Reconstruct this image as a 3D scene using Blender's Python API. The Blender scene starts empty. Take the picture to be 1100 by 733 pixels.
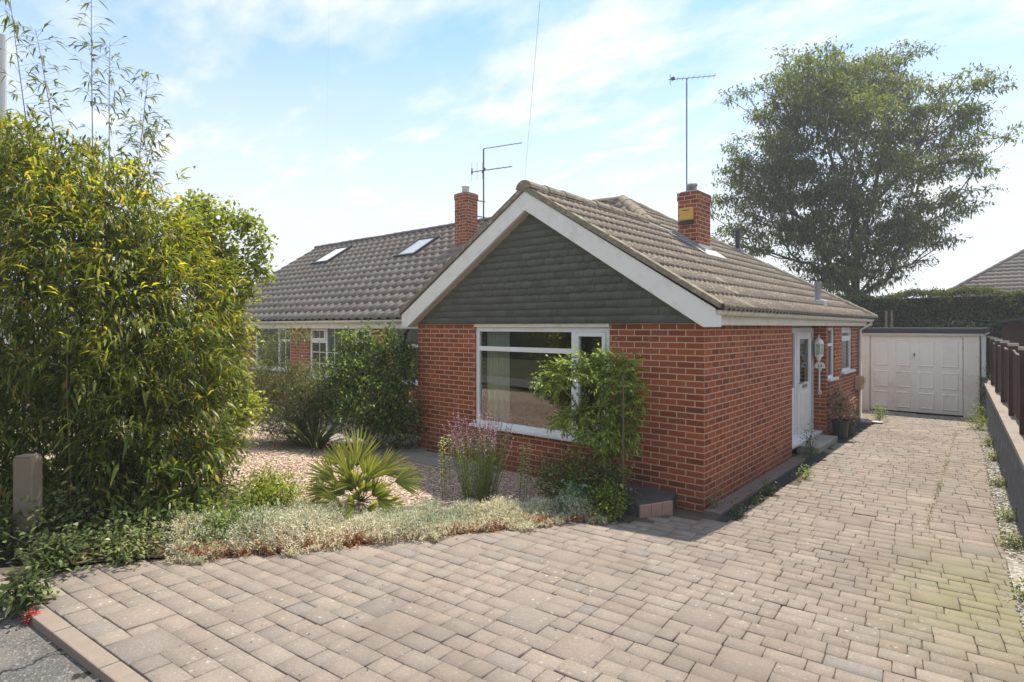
import bpy, bmesh, math, random
import numpy as np
from mathutils import Vector, Matrix
random.seed(7); RNG = np.random.default_rng(7)
S = bpy.context.scene
COL = S.collection
V = Vector

CAM = V((2.68, -6.54, 2.14)); RX = V((.7595, .6505, 0)); FW = V((-.6505, .7595, 0))
def at(px, py, d): return CAM + FW * d + RX * ((px - 550) / 625 * d) + V((0, 0, (350 - py) / 625 * d))
# ------------------------------------------------------------------ tags
def tag(o, label=None, cat=None, group=None, kind=None):
    if label: o['label'] = label
    if cat: o['category'] = cat
    if group: o['group'] = group
    if kind: o['kind'] = kind
    return o
def thing(name, label, cat, loc=(0, 0, 0), group=None):
    o = bpy.data.objects.new(name, None); COL.objects.link(o); o.location = loc
    o.empty_display_size = .2
    return tag(o, label, cat, group)
def copy_tree(o, parent=None):
    c = o.copy(); COL.objects.link(c); c.parent = parent
    for ch in list(o.children): copy_tree(ch, c)
    return c

# ------------------------------------------------------------------ node helpers
def newmat(name):
    m = bpy.data.materials.new(name); m.use_nodes = True
    nt = m.node_tree; nt.nodes.clear()
    out = nt.nodes.new('ShaderNodeOutputMaterial')
    return m, nt, out
def N(nt, t, **kw):
    n = nt.nodes.new(t)
    for k, v in kw.items():
        if k.startswith('_'): setattr(n, k[1:], v)
        else: n.inputs[k].default_value = v
    return n
def L(nt, a, b): nt.links.new(a, b)
def c4(c): return (c[0], c[1], c[2], 1)
def ramp(nt, src, stops, interp='LINEAR'):
    r = nt.nodes.new('ShaderNodeValToRGB'); r.color_ramp.interpolation = interp
    e = r.color_ramp.elements
    while len(e) < len(stops): e.new(.5)
    for i, (p, c) in enumerate(stops):
        e[i].position = p; e[i].color = c4(c) if isinstance(c, (tuple, list)) else (c, c, c, 1)
    if src is not None: L(nt, src, r.inputs[0])
    return r.outputs[0]
def mix(nt, f, a, b, mode='MIX'):
    m = nt.nodes.new('ShaderNodeMix'); m.data_type = 'RGBA'; m.blend_type = mode
    for s, v in ((0, f), (6, a), (7, b)):
        if isinstance(v, (int, float)): m.inputs[s].default_value = v
        elif isinstance(v, (tuple, list)): m.inputs[s].default_value = c4(v)
        else: L(nt, v, m.inputs[s])
    return m.outputs[2]
def noise(nt, vec, scale, detail=4, rough=.55):
    n = N(nt, 'ShaderNodeTexNoise', Scale=scale, Detail=detail, Roughness=rough)
    if vec is not None: L(nt, vec, n.inputs['Vector'])
    return n.outputs['Fac']
def pos(nt):
    return nt.nodes.new('ShaderNodeNewGeometry').outputs['Position']
def bump(nt, h, s=.3, d=.01):
    b = N(nt, 'ShaderNodeBump', Strength=s, Distance=d); L(nt, h, b.inputs['Height']); return b.outputs[0]
def bsdf(nt, out, col, rough=.7, nrm=None, spec=.3, metal=0.):
    p = nt.nodes.new('ShaderNodeBsdfPrincipled')
    if isinstance(col, (tuple, list)): p.inputs['Base Color'].default_value = c4(col)
    else: L(nt, col, p.inputs['Base Color'])
    if isinstance(rough, (int, float)): p.inputs['Roughness'].default_value = rough
    else: L(nt, rough, p.inputs['Roughness'])
    p.inputs['Specular IOR Level'].default_value = spec
    p.inputs['Metallic'].default_value = metal
    if nrm is not None: L(nt, nrm, p.inputs['Normal'])
    if out is not None: L(nt, p.outputs[0], out.inputs[0])
    return p
def simple(name, c, rough=.6, var=.12, scale=8., spec=.3, metal=0., bs=.15, dirt=None, dscale=2.5):
    m, nt, out = newmat(name); P = pos(nt)
    n = noise(nt, P, scale, 6, .6)
    col = mix(nt, n, tuple(x * (1 - var) for x in c), tuple(min(1, x * (1 + var)) for x in c))
    if dirt:
        d = noise(nt, P, dscale, 6, .7)
        f = ramp(nt, d, [(.5, 0.), (.72, .75)])
        col = mix(nt, f, col, dirt)
    bsdf(nt, out, col, rough, bump(nt, noise(nt, P, scale * 6, 3), bs, .004), spec, metal)
    return m

# materials
def brick_mat(name, hue=1.0):
    m, nt, out = newmat(name)
    uv = nt.nodes.new('ShaderNodeUVMap').outputs[0]
    P = pos(nt)
    wob = N(nt, 'ShaderNodeTexNoise', Scale=14., Detail=2.); L(nt, uv, wob.inputs['Vector'])
    sub = nt.nodes.new('ShaderNodeVectorMath'); sub.operation = 'SUBTRACT'; L(nt, wob.outputs['Color'], sub.inputs[0]); sub.inputs[1].default_value = (.5, .5, .5)
    sc = nt.nodes.new('ShaderNodeVectorMath'); sc.operation = 'SCALE'; L(nt, sub.outputs[0], sc.inputs[0]); sc.inputs['Scale'].default_value = .005
    ad = nt.nodes.new('ShaderNodeVectorMath'); L(nt, uv, ad.inputs[0]); L(nt, sc.outputs[0], ad.inputs[1])
    def bt(c1, c2, mo, bias=0.):
        b = N(nt, 'ShaderNodeTexBrick', Scale=1., Bias=bias); b.inputs['Color1'].default_value = c4(c1); b.inputs['Color2'].default_value = c4(c2)
        b.inputs['Mortar'].default_value = c4(mo)
        b.inputs['Mortar Size'].default_value = .0072; b.inputs['Mortar Smooth'].default_value = .25
        b.inputs['Brick Width'].default_value = .225; b.inputs['Row Height'].default_value = .075
        L(nt, ad.outputs[0], b.inputs['Vector']); return b
    b = bt((0, 0, 0), (1, 1, 1), (.5, .5, .5))
    colr = ramp(nt, b.outputs['Color'], [(0., (.15 * hue, .040, .024)), (.25, (.255 * hue, .062, .030)), (.5, (.325 * hue, .081, .036)), (.8, (.40 * hue, .112, .046)), (1., (.19 * hue, .056, .034))])
    n1 = noise(nt, P, 60, 5, .7)
    colr = mix(nt, ramp(nt, n1, [(.4, 0.), (.75, .4)]), colr, (.17, .065, .045))
    n2 = noise(nt, P, 1.3, 5, .6)
    colr = mix(nt, ramp(nt, n2, [(.35, .0), (.7, .45)]), colr, (.31 * hue, .092, .043))
    mort = mix(nt, noise(nt, P, 20, 4), (.46, .30, .19), (.64, .45, .30))
    col = mix(nt, b.outputs['Fac'], colr, mort)
    sz = nt.nodes.new('ShaderNodeSeparateXYZ'); L(nt, P, sz.inputs[0])
    mz = N(nt, 'ShaderNodeMapRange'); mz.inputs[1].default_value = .42; mz.inputs[2].default_value = .0; L(nt, sz.outputs[2], mz.inputs[0])
    dm = N(nt, 'ShaderNodeMath', _operation='MULTIPLY'); L(nt, mz.outputs[0], dm.inputs[0]); L(nt, ramp(nt, noise(nt, P, 3.5, 6, .7), [(.35, .1), (.65, .75)]), dm.inputs[1])
    col = mix(nt, dm.outputs[0], col, (.17, .085, .06))
    pt_ = ramp(nt, noise(nt, P, 2.1, 7, .75), [(.58, 0.), (.70, .35)]); col = mix(nt, pt_, col, (.45, .30, .22))
    inv = N(nt, 'ShaderNodeMath', _operation='SUBTRACT'); inv.inputs[0].default_value = 1; L(nt, b.outputs['Fac'], inv.inputs[1])
    h = N(nt, 'ShaderNodeMath', _operation='ADD'); L(nt, inv.outputs[0], h.inputs[0]); 
    nn = N(nt, 'ShaderNodeMath', _operation='MULTIPLY'); L(nt, noise(nt, P, 90, 4), nn.inputs[0]); nn.inputs[1].default_value = .5; L(nt, nn.outputs[0], h.inputs[1])
    bsdf(nt, out, col, .85, bump(nt, h.outputs[0], .55, .006), .2)
    return m
def tile_mat(name, base, base2, lichen, lf=.35):
    m, nt, out = newmat(name); P = pos(nt)
    at = nt.nodes.new('ShaderNodeAttribute'); at.attribute_name = 'Col'
    col = mix(nt, noise(nt, P, 3.5, 6, .7), base, base2)
    col = mix(nt, .55, col, at.outputs['Color'], 'MULTIPLY')
    sp = noise(nt, P, 28, 6, .75)
    big = noise(nt, P, 1.1, 3, .5)
    f = N(nt, 'ShaderNodeMath', _operation='MULTIPLY'); L(nt, ramp(nt, sp, [(.5, 0.), (.62, 1.)]), f.inputs[0]); L(nt, ramp(nt, big, [(.3, lf * .4), (.7, lf * 2)]), f.inputs[1])
    col = mix(nt, f.outputs[0], col, lichen)
    bsdf(nt, out, col, .8, bump(nt, noise(nt, P, 120, 4), .3, .004), .25)
    return m
def paver_mat(name):
    m, nt, out = newmat(name); P = pos(nt)
    at = nt.nodes.new('ShaderNodeAttribute'); at.attribute_name = 'Col'
    n = noise(nt, P, 45, 6, .75)
    col = mix(nt, ramp(nt, n, [(.35, 0.), (.7, .55)]), at.outputs['Color'], (.17, .145, .125))
    # pale lichen dots and mortar dust
    vo = N(nt, 'ShaderNodeTexVoronoi', Scale=15.); L(nt, P, vo.inputs['Vector'])
    big = noise(nt, P, 1.2, 3, .6)
    spots = N(nt, 'ShaderNodeMath', _operation='MULTIPLY'); L(nt, ramp(nt, vo.outputs['Distance'], [(.10, 1.), (.2, 0.)]), spots.inputs[0]); L(nt, ramp(nt, big, [(.42, 0.), (.65, .75)]), spots.inputs[1])
    col = mix(nt, spots.outputs[0], col, (.55, .50, .43))
    v2 = N(nt, 'ShaderNodeTexVoronoi', Scale=70.); L(nt, P, v2.inputs['Vector'])
    col = mix(nt, ramp(nt, v2.outputs['Distance'], [(.14, .4), (.25, 0.)]), col, (.58, .52, .45))
    # wear and staining
    st = noise(nt, P, .8, 7, .7)
    col = mix(nt, ramp(nt, st, [(.46, 0.), (.66, .55)]), col, (.165, .135, .108))
    # green algae on the right hand side of the drive
    sx = nt.nodes.new('ShaderNodeSeparateXYZ'); L(nt, P, sx.inputs[0])
    mx = N(nt, 'ShaderNodeMapRange'); mx.inputs[1].default_value = 1.75; mx.inputs[2].default_value = 2.3; L(nt, sx.outputs[0], mx.inputs[0])
    my = N(nt, 'ShaderNodeMapRange'); my.inputs[1].default_value = 1.0; my.inputs[2].default_value = -.6; L(nt, sx.outputs[1], my.inputs[0])
    my2 = N(nt, 'ShaderNodeMapRange'); my2.inputs[1].default_value = -2.6; my2.inputs[2].default_value = -1.2; L(nt, sx.outputs[1], my2.inputs[0])
    a = N(nt, 'ShaderNodeMath', _operation='MULTIPLY'); L(nt, mx.outputs[0], a.inputs[0]); L(nt, my.outputs[0], a.inputs[1])
    a2 = N(nt, 'ShaderNodeMath', _operation='MULTIPLY'); L(nt, a.outputs[0], a2.inputs[0]); L(nt, my2.outputs[0], a2.inputs[1])
    a3 = N(nt, 'ShaderNodeMath', _operation='MULTIPLY'); L(nt, a2.outputs[0], a3.inputs[0]); L(nt, ramp(nt, noise(nt, P, 7, 6, .7), [(.3, .25), (.7, .7)]), a3.inputs[1])
    col = mix(nt, a3.outputs[0], col, (.22, .22, .09))
    h = noise(nt, P, 70, 5, .7)
    h2 = N(nt, 'ShaderNodeMath', _operation='ADD'); L(nt, h, h2.inputs[0]); L(nt, noise(nt, P, 14, 3), h2.inputs[1])
    bsdf(nt, out, col, .88, bump(nt, h2.outputs[0], .5, .006), .2)
    return m
def gravel_mat(name, cols, scale, dark):
    m, nt, out = newmat(name); P = pos(nt)
    vo = N(nt, 'ShaderNodeTexVoronoi', Scale=scale); L(nt, P, vo.inputs['Vector'])
    sep = nt.nodes.new('ShaderNodeSeparateColor'); L(nt, vo.outputs['Color'], sep.inputs[0])
    col = ramp(nt, sep.outputs[0], [(i / len(cols), c) for i, c in enumerate(cols)], 'CONSTANT')
    ed = ramp(nt, vo.outputs['Distance'], [(.45, 0.), (.75, .9)])
    col = mix(nt, ed, col, dark)
    inv = N(nt, 'ShaderNodeMath', _operation='SUBTRACT'); inv.inputs[0].default_value = 1; L(nt, vo.outputs['Distance'], inv.inputs[1])
    bsdf(nt, out, col, .8, bump(nt, inv.outputs[0], 1., .02), .25)
    return m
def leaf_mat(name, trans=.45, rough=.42, tcol=(1.15, 1.2, .5), spec=.4):
    m, nt, out = newmat(name)
    at = nt.nodes.new('ShaderNodeAttribute'); at.attribute_name = 'Col'
    p = bsdf(nt, None, at.outputs['Color'], rough, None, spec)
    t = nt.nodes.new('ShaderNodeBsdfTranslucent')
    L(nt, mix(nt, 1., at.outputs['Color'], tcol, 'MULTIPLY'), t.inputs['Color'])
    mx = nt.nodes.new('ShaderNodeMixShader'); mx.inputs[0].default_value = trans
    L(nt, p.outputs[0], mx.inputs[1]); L(nt, t.outputs[0], mx.inputs[2]); L(nt, mx.outputs[0], out.inputs[0])
    return m
def glass_mat(name, tint=(.9, .95, .92), refl=.22):
    m, nt, out = newmat(name)
    tr = nt.nodes.new('ShaderNodeBsdfTransparent'); tr.inputs[0].default_value = c4(tint)
    gl = nt.nodes.new('ShaderNodeBsdfGlossy'); gl.inputs['Roughness'].default_value = .01
    fr = N(nt, 'ShaderNodeFresnel', IOR=1.5)
    ad = N(nt, 'ShaderNodeMath', _operation='ADD'); L(nt, fr.outputs[0], ad.inputs[0]); ad.inputs[1].default_value = refl
    ad.use_clamp = True
    mx = nt.nodes.new('ShaderNodeMixShader'); L(nt, ad.outputs[0], mx.inputs[0]); L(nt, tr.outputs[0], mx.inputs[1]); L(nt, gl.outputs[0], mx.inputs[2])
    L(nt, mx.outputs[0], out.inputs[0])
    return m

M = {}
M['brick'] = brick_mat('red_brick')
M['tile_front'] = tile_mat('roof_tile_grey', (.175, .142, .118), (.24, .195, .165), (.33, .30, .24), .45)
M['tile_side'] = tile_mat('roof_tile_brown', (.165, .128, .102), (.235, .185, .145), (.36, .32, .24), .75)
M['tile_far'] = tile_mat('roof_tile_far', (.25, .20, .17), (.31, .25, .21), (.3, .26, .2), .2)
M['ridge'] = simple('ridge_mortar_lichen', (.23, .195, .145), .9, .35, 22, .1, dirt=(.55, .50, .38), dscale=14, bs=.6)
M['ridge_far'] = simple('ridge_tile_dark', (.10, .085, .08), .8, .25, 12, .2)
M['white'] = simple('white_upvc', (.80, .80, .79), .32, .03, 5, .45, dirt=(.62, .60, .55))
M['bargeboard'] = simple('white_painted_timber', (.80, .78, .74), .5, .05, 4, .35, dirt=(.62, .57, .50), dscale=5)
M['gutter'] = simple('cream_gutter', (.70, .67, .58), .5, .06, 6, .3, dirt=(.50, .45, .36), dscale=4)
M['soffit'] = simple('soffit_board', (.55, .50, .44), .7, .1, 5, .2)
M['slate'] = tile_mat('hung_slate_grey_green', (.118, .130, .122), (.155, .166, .153), (.22, .23, .20), .22)
M['concrete'] = simple('concrete', (.34, .31, .27), .9, .2, 9, .2, dirt=(.18, .16, .13), bs=.4)
M['slab'] = simple('paving_slab', (.30, .27, .235), .9, .2, 6, .2, dirt=(.20, .175, .15), bs=.4)
M['strip'] = simple('damp_concrete_strip', (.20, .155, .135), .9, .25, 9, .2, dirt=(.12, .10, .09), bs=.5)
M['terracotta'] = simple('pinkish_brick_edge', (.44, .27, .20), .85, .15, 12, .2, dirt=(.30, .2, .16))
M['slate_dark'] = simple('dark_damp_slab', (.085, .085, .085), .7, .25, 10, .3, dirt=(.13, .12, .11))
M['gully'] = simple('dark_gully', (.035, .036, .038), .8, .3, 12, .2, dirt=(.07, .065, .05), dscale=6, bs=.6)
M['asphalt'] = gravel_mat('asphalt', [(.075, .072, .07), (.10, .095, .09), (.055, .053, .052), (.13, .125, .12)], 90, (.035, .034, .033))
M['soil'] = simple('soil', (.10, .075, .05), .95, .4, 7, .1, bs=1., dirt=(.16, .13, .09))
M['joint'] = simple('joint_sand', (.12, .098, .075), .95, .3, 14, .1, dirt=(.06, .062, .03), dscale=3, bs=.6)
M['gravel'] = gravel_mat('pink_gravel', [(.66, .48, .37), (.50, .36, .27), (.72, .58, .46), (.44, .31, .23), (.62, .50, .40), (.76, .64, .53), (.54, .36, .27), (.38, .28, .21)], 34, (.18, .13, .09))
M['whitegravel'] = gravel_mat('white_gravel', [(.48, .46, .40), (.38, .35, .30), (.56, .54, .48), (.3, .27, .22), (.44, .40, .33)], 30, (.22, .2, .16))
M['paver'] = paver_mat('block_paving')
M['kerb'] = simple('kerb_concrete', (.265, .215, .175), .9, .2, 18, .2, dirt=(.26, .20, .16), bs=.6)
M['fence'] = simple('dark_brown_fence', (.075, .042, .034), .75, .35, 11, .25, bs=.5)
M['fence_lit'] = simple('sunlit_fence_timber', (.42, .36, .30), .8, .2, 12, .2)  # pale copy of the fence timber, sunlight on its edges painted in
M['retain'] = simple('grey_rendered_wall', (.105, .12, .145), .8, .2, 5, .2, dirt=(.30, .30, .29), dscale=6, bs=.5)
M['coping'] = simple('coping_pinkish', (.31, .27, .23), .9, .2, 8, .2, dirt=(.2, .15, .12), bs=.4)
M['garage'] = simple('garage_white_steel', (.88, .86, .77), .42, .03, 3, .35, dirt=(.66, .60, .52), dscale=1.5)
M['felt'] = simple('dark_roof_edge', (.045, .047, .055), .55, .15, 5, .3)
M['darkgap'] = simple('dark_gate', (.05, .042, .05), .8, .2, 5)
M['black'] = simple('black_plastic', (.028, .03, .03), .4, .2, 8, .4)
M['lead'] = simple('lead_flashing', (.26, .27, .28), .5, .2, 9, .4, bs=.3)
M['mortarwhite'] = simple('white_mortar_flashing', (.60, .57, .52), .8, .15, 12, .2)
M['steel'] = simple('galvanised_steel', (.36, .37, .38), .4, .12, 8, .5, .7)
M['aerial'] = simple('aerial_metal', (.14, .14, .15), .45, .2, 8, .4, .3)
M['yellow'] = simple('yellow_alarm_box', (.62, .36, .07), .5, .06, 5, .4)
M['curtain'] = simple('pale_curtain', (.80, .82, .74), .9, .05, 4, .1)
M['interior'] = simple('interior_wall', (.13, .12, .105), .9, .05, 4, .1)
M['post'] = simple('grey_concrete_post', (.23, .18, .13), .9, .2, 10, .2, bs=.5)
M['bark'] = simple('bark', (.13, .105, .08), .9, .3, 14, .15, bs=.8)
M['stem'] = simple('plant_stem', (.16, .15, .06), .7, .3, 10, .2)
M['culm'] = simple('bamboo_cane', (.17, .13, .07), .5, .3, 6, .3)
M['pole'] = simple('pale_pole', (.62, .62, .60), .6, .05, 3, .3)
M['tanbox'] = simple('tan_box', (.46, .33, .19), .6, .1, 6, .3)
M['frost'] = simple('lantern_glass', (.42, .46, .36), .2, .1, 9, .5)
M['leaf'] = leaf_mat('leaf', .5)
M['leaf_matte'] = leaf_mat('leaf_matte', .3, .75, (1.1, 1.1, .8), .15)
M['leaf_glossy'] = leaf_mat('leaf_glossy', .5, .4, (1.9, 1.75, .6), .35)
M['leaf_far'] = leaf_mat('leaf_far', .5, .6, (1.5, 1.5, .6), .15)
M['glass'] = glass_mat('window_glass', (.9, .95, .92), .16)
M['glass_dark'] = glass_mat('window_glass_dark', (.55, .6, .58), .12)
M['skylight_glass'] = simple('skylight_glass', (.34, .37, .38), .18, .05, 3, .8)
M['skylight_blind'] = simple('skylight_white_blind', (.66, .67, .66), .3, .05, 3, .5)
M['digit'] = simple('dark_digit', (.08, .09, .10), .6)

# ------------------------------------------------------------------ mesh builder
class MB:
    def __init__(s): s.v = []; s.f = []; s.uv = []; s.smooth = False
    def face(s, pts, uvs=None):
        i = len(s.v); s.v += [tuple(p) for p in pts]; s.f.append(tuple(range(i, i + len(pts))))
        if uvs is None:
            a = V(pts[1]) - V(pts[0]); b = V(pts[2]) - V(pts[0]); n = a.cross(b)
            if abs(n.z) >= abs(n.x) and abs(n.z) >= abs(n.y): uvs = [(p[0], p[1]) for p in pts]
            elif abs(n.y) >= abs(n.x): uvs = [(p[0], p[2]) for p in pts]
            else: uvs = [(p[1] + .1125, p[2]) for p in pts]
        s.uv += list(uvs); return s
    def box(s, x0, x1, y0, y1, z0, z1, M4=None, skip=''):
        c = [(x0, y0, z0), (x1, y0, z0), (x1, y1, z0), (x0, y1, z0), (x0, y0, z1), (x1, y0, z1), (x1, y1, z1), (x0, y1, z1)]
        F = {'b': (3, 2, 1, 0), 't': (4, 5, 6, 7), 'f': (0, 1, 5, 4), 'k': (2, 3, 7, 6), 'l': (3, 0, 4, 7), 'r': (1, 2, 6, 5)}
        for k, f in F.items():
            if k in skip: continue
            pts = [c[i] for i in f]
            if M4 is not None:
                uvs = [((p[0], p[1]) if k in 'bt' else (p[0], p[2]) if k in 'fk' else (p[1] + .1125, p[2])) for p in pts]
                s.face([tuple(M4 @ V(p)) for p in pts], uvs)
            else: s.face(pts)
        return s
    def prism(s, poly, ax, a0, a1):
        """poly = 2-D outline; ax 'y': poly in xz; 'x': poly in yz; 'z': poly in xy"""
        def P(p, a): return (p[0], a, p[1]) if ax == 'y' else (a, p[0], p[1]) if ax == 'x' else (p[0], p[1], a)
        n = len(poly)
        s.face([P(p, a0) for p in poly]); s.face([P(p, a1) for p in reversed(poly)])
        for i in range(n):
            p, q = poly[i], poly[(i + 1) % n]
            s.face([P(p, a0), P(p, a1), P(q, a1), P(q, a0)])
        return s
    def tube(s, pts, rad, n=8, cap=True):
        pts = [V(p) for p in pts]
        if not isinstance(rad, (list, tuple)): rad = [rad] * len(pts)
        rings = []
        for i, p in enumerate(pts):
            t = (pts[min(i + 1, len(pts) - 1)] - pts[max(i - 1, 0)])
            if t.length < 1e-9: t = V((0, 0, 1))
            t.normalize()
            a = V((0, 0, 1)) if abs(t.z) < .9 else V((1, 0, 0))
            u = t.cross(a).normalized(); w = t.cross(u)
            b = len(s.v)
            for k in range(n):
                an = 2 * math.pi * k / n
                s.v.append(tuple(p + (u * math.cos(an) + w * math.sin(an)) * rad[i]))
            rings.append(b)
        for i in range(len(rings) - 1):
            for k in range(n):
                k2 = (k + 1) % n
                s.f.append((rings[i] + k, rings[i] + k2, rings[i + 1] + k2, rings[i + 1] + k)); s.uv += [(0, 0)] * 4
        if cap and n > 2:
            s.f.append(tuple(rings[0] + k for k in range(n))[::-1]); s.uv += [(0, 0)] * n
            s.f.append(tuple(rings[-1] + k for k in range(n))); s.uv += [(0, 0)] * n
        return s
    def lathe(s, prof, c, n=16):
        """prof: list of (r, z)"""
        base = len(s.v)
        for r, z in prof:
            for k in range(n):
                a = 2 * math.pi * k / n; s.v.append((c[0] + r * math.cos(a), c[1] + r * math.sin(a), c[2] + z))
        for i in range(len(prof) - 1):
            for k in range(n):
                k2 = (k + 1) % n
                s.f.append((base + i * n + k, base + i * n + k2, base + (i + 1) * n + k2, base + (i + 1) * n + k)); s.uv += [(0, 0)] * 4
        for j, rev in ((0, True), (len(prof) - 1, False)):
            f = tuple(base + j * n + k for k in range(n)); s.f.append(f[::-1] if rev else f); s.uv += [(0, 0)] * n
        return s
    def build(s, name, mat, parent=None, smooth=False, bevel=0, cols=None):
        me = bpy.data.meshes.new(name); me.from_pydata(s.v, [], s.f)
        uvl = me.uv_layers.new(name='UVMap')
        uvl.data.foreach_set('uv', np.array(s.uv, dtype=np.float32).ravel())
        if cols is not None:
            ca = me.color_attributes.new('Col', 'FLOAT_COLOR', 'POINT')
            ca.data.foreach_set('color', np.array(cols, dtype=np.float32).ravel())
        me.materials.append(mat)
        if smooth: me.polygons.foreach_set('use_smooth', [True] * len(me.polygons))
        o = bpy.data.objects.new(name, me); COL.objects.link(o)
        if parent is not None: attach(o, parent)
        if bevel:
            bm = bmesh.new(); bm.from_mesh(me); bmesh.ops.remove_doubles(bm, verts=bm.verts, dist=.0002); bm.to_mesh(me); bm.free()
            b = o.modifiers.new('bevel', 'BEVEL'); b.width = bevel; b.segments = 2; b.limit_method = 'ANGLE'
        return o
def attach(o, parent):
    o.parent = parent
    off = V((0, 0, 0)); p = parent
    while p is not None: off += p.location; p = p.parent
    o.location = o.location - off          # meshes are written in world coordinates
    return o
def arr_mesh(name, v, f, mat, parent=None, cols=None, smooth=False):
    """v (n,3), f (m,k) arrays"""
    v = np.asarray(v, np.float32); f = np.asarray(f, np.int32); k = f.shape[1]
    me = bpy.data.meshes.new(name)
    me.vertices.add(len(v)); me.vertices.foreach_set('co', v.ravel())
    me.loops.add(f.size); me.loops.foreach_set('vertex_index', f.ravel())
    me.polygons.add(len(f)); me.polygons.foreach_set('loop_start', np.arange(0, f.size, k, dtype=np.int32))
    try: me.polygons.foreach_set('loop_total', np.full(len(f), k, np.int32))
    except Exception: pass
    if cols is not None:
        ca = me.color_attributes.new('Col', 'FLOAT_COLOR', 'POINT'); c = np.ones((len(v), 4), np.float32); c[:, :3] = cols
        ca.data.foreach_set('color', c.ravel())
    me.update(calc_edges=True); me.validate()
    me.materials.append(mat)
    if smooth: me.polygons.foreach_set('use_smooth', np.ones(len(f), bool))
    o = bpy.data.objects.new(name, me); COL.objects.link(o)
    if parent is not None: attach(o, parent)
    return o

# ------------------------------------------------------------------ foliage
def unit(a): return a / np.maximum(np.linalg.norm(a, axis=-1, keepdims=True), 1e-9)
def pick(pal, n, var=.18):
    """pal: list of (weight, colour)"""
    w = np.array([p[0] for p in pal], float); w /= w.sum()
    i = RNG.choice(len(pal), n, p=w); c = np.array([p[1] for p in pal])[i]
    return np.clip(c * (1 + RNG.normal(0, var, (n, 1))), .004, 1)
def leaf_verts(base, d, ln, wd, droop=.25, fold=.25, lance=True):
    """six-vertex leaf: returns verts (n*6,3), quads as triangles (n*4,3)"""
    n = len(base); d = unit(d)
    r = unit(RNG.normal(0, 1, (n, 3))); up = np.array([0, 0, 1.]) + r * .5
    s = unit(np.cross(d, up)); nn = unit(np.cross(s, d))
    ln = ln.reshape(-1, 1); wd = wd.reshape(-1, 1)
    p1 = base + d * ln * .38; p2 = base + d * ln * .7 - np.array([0, 0, 1.]) * ln * droop * .4
    tip = base + d * ln - np.array([0, 0, 1.]) * ln * droop
    a = .5 if lance else .5; b = .36 if lance else .42
    v = np.stack([base, p1 + s * wd * a + nn * wd * fold, p1 - s * wd * a + nn * wd * fold, p2 + s * wd * b + nn * wd * fold * .8, p2 - s * wd * b + nn * wd * fold * .8, tip], 1).reshape(-1, 3)
    q = np.array([[0, 1, 2], [1, 3, 2], [2, 3, 4], [3, 5, 4]])
    f = (np.arange(n)[:, None, None] * 6 + q[None]).reshape(-1, 3)
    return v, f
def leaves(name, base, d, ln, wd, cols, mat, parent=None, droop=.25, fold=.2, lance=True):
    v, f = leaf_verts(base, d, ln, wd, droop, fold, lance)
    return arr_mesh(name, v, f, mat, parent, np.repeat(cols, 6, 0))
def blob_points(blobs, n, surf=.55, lump=.16):
    """points in a union of ellipsoids biased to the surface; returns points and outward dirs"""
    blobs = np.array(blobs, float); vol = np.prod(blobs[:, 3:6], 1) ** (2 / 3)
    k = RNG.choice(len(blobs), n, p=vol / vol.sum()); B = blobs[k]
    u = unit(RNG.normal(0, 1, (n, 3)))
    r = 1 - (1 - RNG.random((n, 1)) ** (1 / 2.2)) * (1 - surf) * 2
    ph = u * 5.3 + B[:, :3] * 1.7
    lumps = 1 + lump * (np.sin(ph[:, 0:1] * 1.9 + 1) * np.sin(ph[:, 1:2] * 2.3) + .6 * np.sin(ph[:, 2:3] * 3.1 + ph[:, 0:1] * 2.))
    return B[:, :3] + u * r * lumps * B[:, 3:6], u
def grow(base, targets, r_tip=.006, alpha=.35, power=2.2, wob=.05, trunk=None, sides=6, rmax=None):
    """incremental branching skeleton from base through the targets; returns an MB with tapered limbs"""
    nodes = [V(base)]; par = [-1]; plen = [0.]
    if trunk:
        for t in trunk:
            nodes.append(V(t)); par.append(len(nodes) - 2); plen.append(plen[-1] + (nodes[-1] - nodes[-2]).length)
    T = sorted([V(t) for t in targets], key=lambda t: (t - V(base)).length)
    start0 = 0 if not trunk else max(0, len(trunk) - 2)
    for t in T:
        best = None; bc = 1e9
        for i in range(start0, len(nodes)):
            dd = (nodes[i] - t).length; c = dd + alpha * plen[i]
            if nodes[i].z > t.z + .3 * dd: c += dd * .6
            if c < bc: bc = c; best = i
        a = nodes[best]; dd = (t - a).length; ns = max(1, int(dd / max(.12, wob * 9)))
        prev = best
        for j in range(1, ns + 1):
            f = j / ns; p = a.lerp(t, f)
            p.z += math.sin(f * math.pi) * dd * -.06
            if j < ns: p += V([random.gauss(0, wob) for _ in range(3)])
            nodes.append(p); par.append(prev); plen.append(plen[prev] + (p - nodes[prev]).length); prev = len(nodes) - 1
    w = [0.] * len(nodes); has = [False] * len(nodes)
    for i in range(1, len(nodes)): has[par[i]] = True
    for i in range(len(nodes) - 1, -1, -1):
        if not has[i]: w[i] += 1
        if par[i] >= 0: w[par[i]] += w[i]
    rad = [r_tip * (x ** (1 / power)) for x in w]
    if rmax: rad = [min(r, rmax) for r in rad]
    mb = MB()
    for i in range(1, len(nodes)):
        p = par[i]
        n = sides if rad[i] > r_tip * 2.5 else 4
        mb.tube([nodes[p], nodes[i]], [rad[p] if rad[p] < rad[i] * 1.6 else rad[i] * 1.25, rad[i]], n, cap=False)
    return mb
def clusters(centres, per, spread, outdir=None):
    c = np.repeat(np.array(centres), per, 0)
    return c + RNG.normal(0, 1, c.shape) * np.array(spread)

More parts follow.
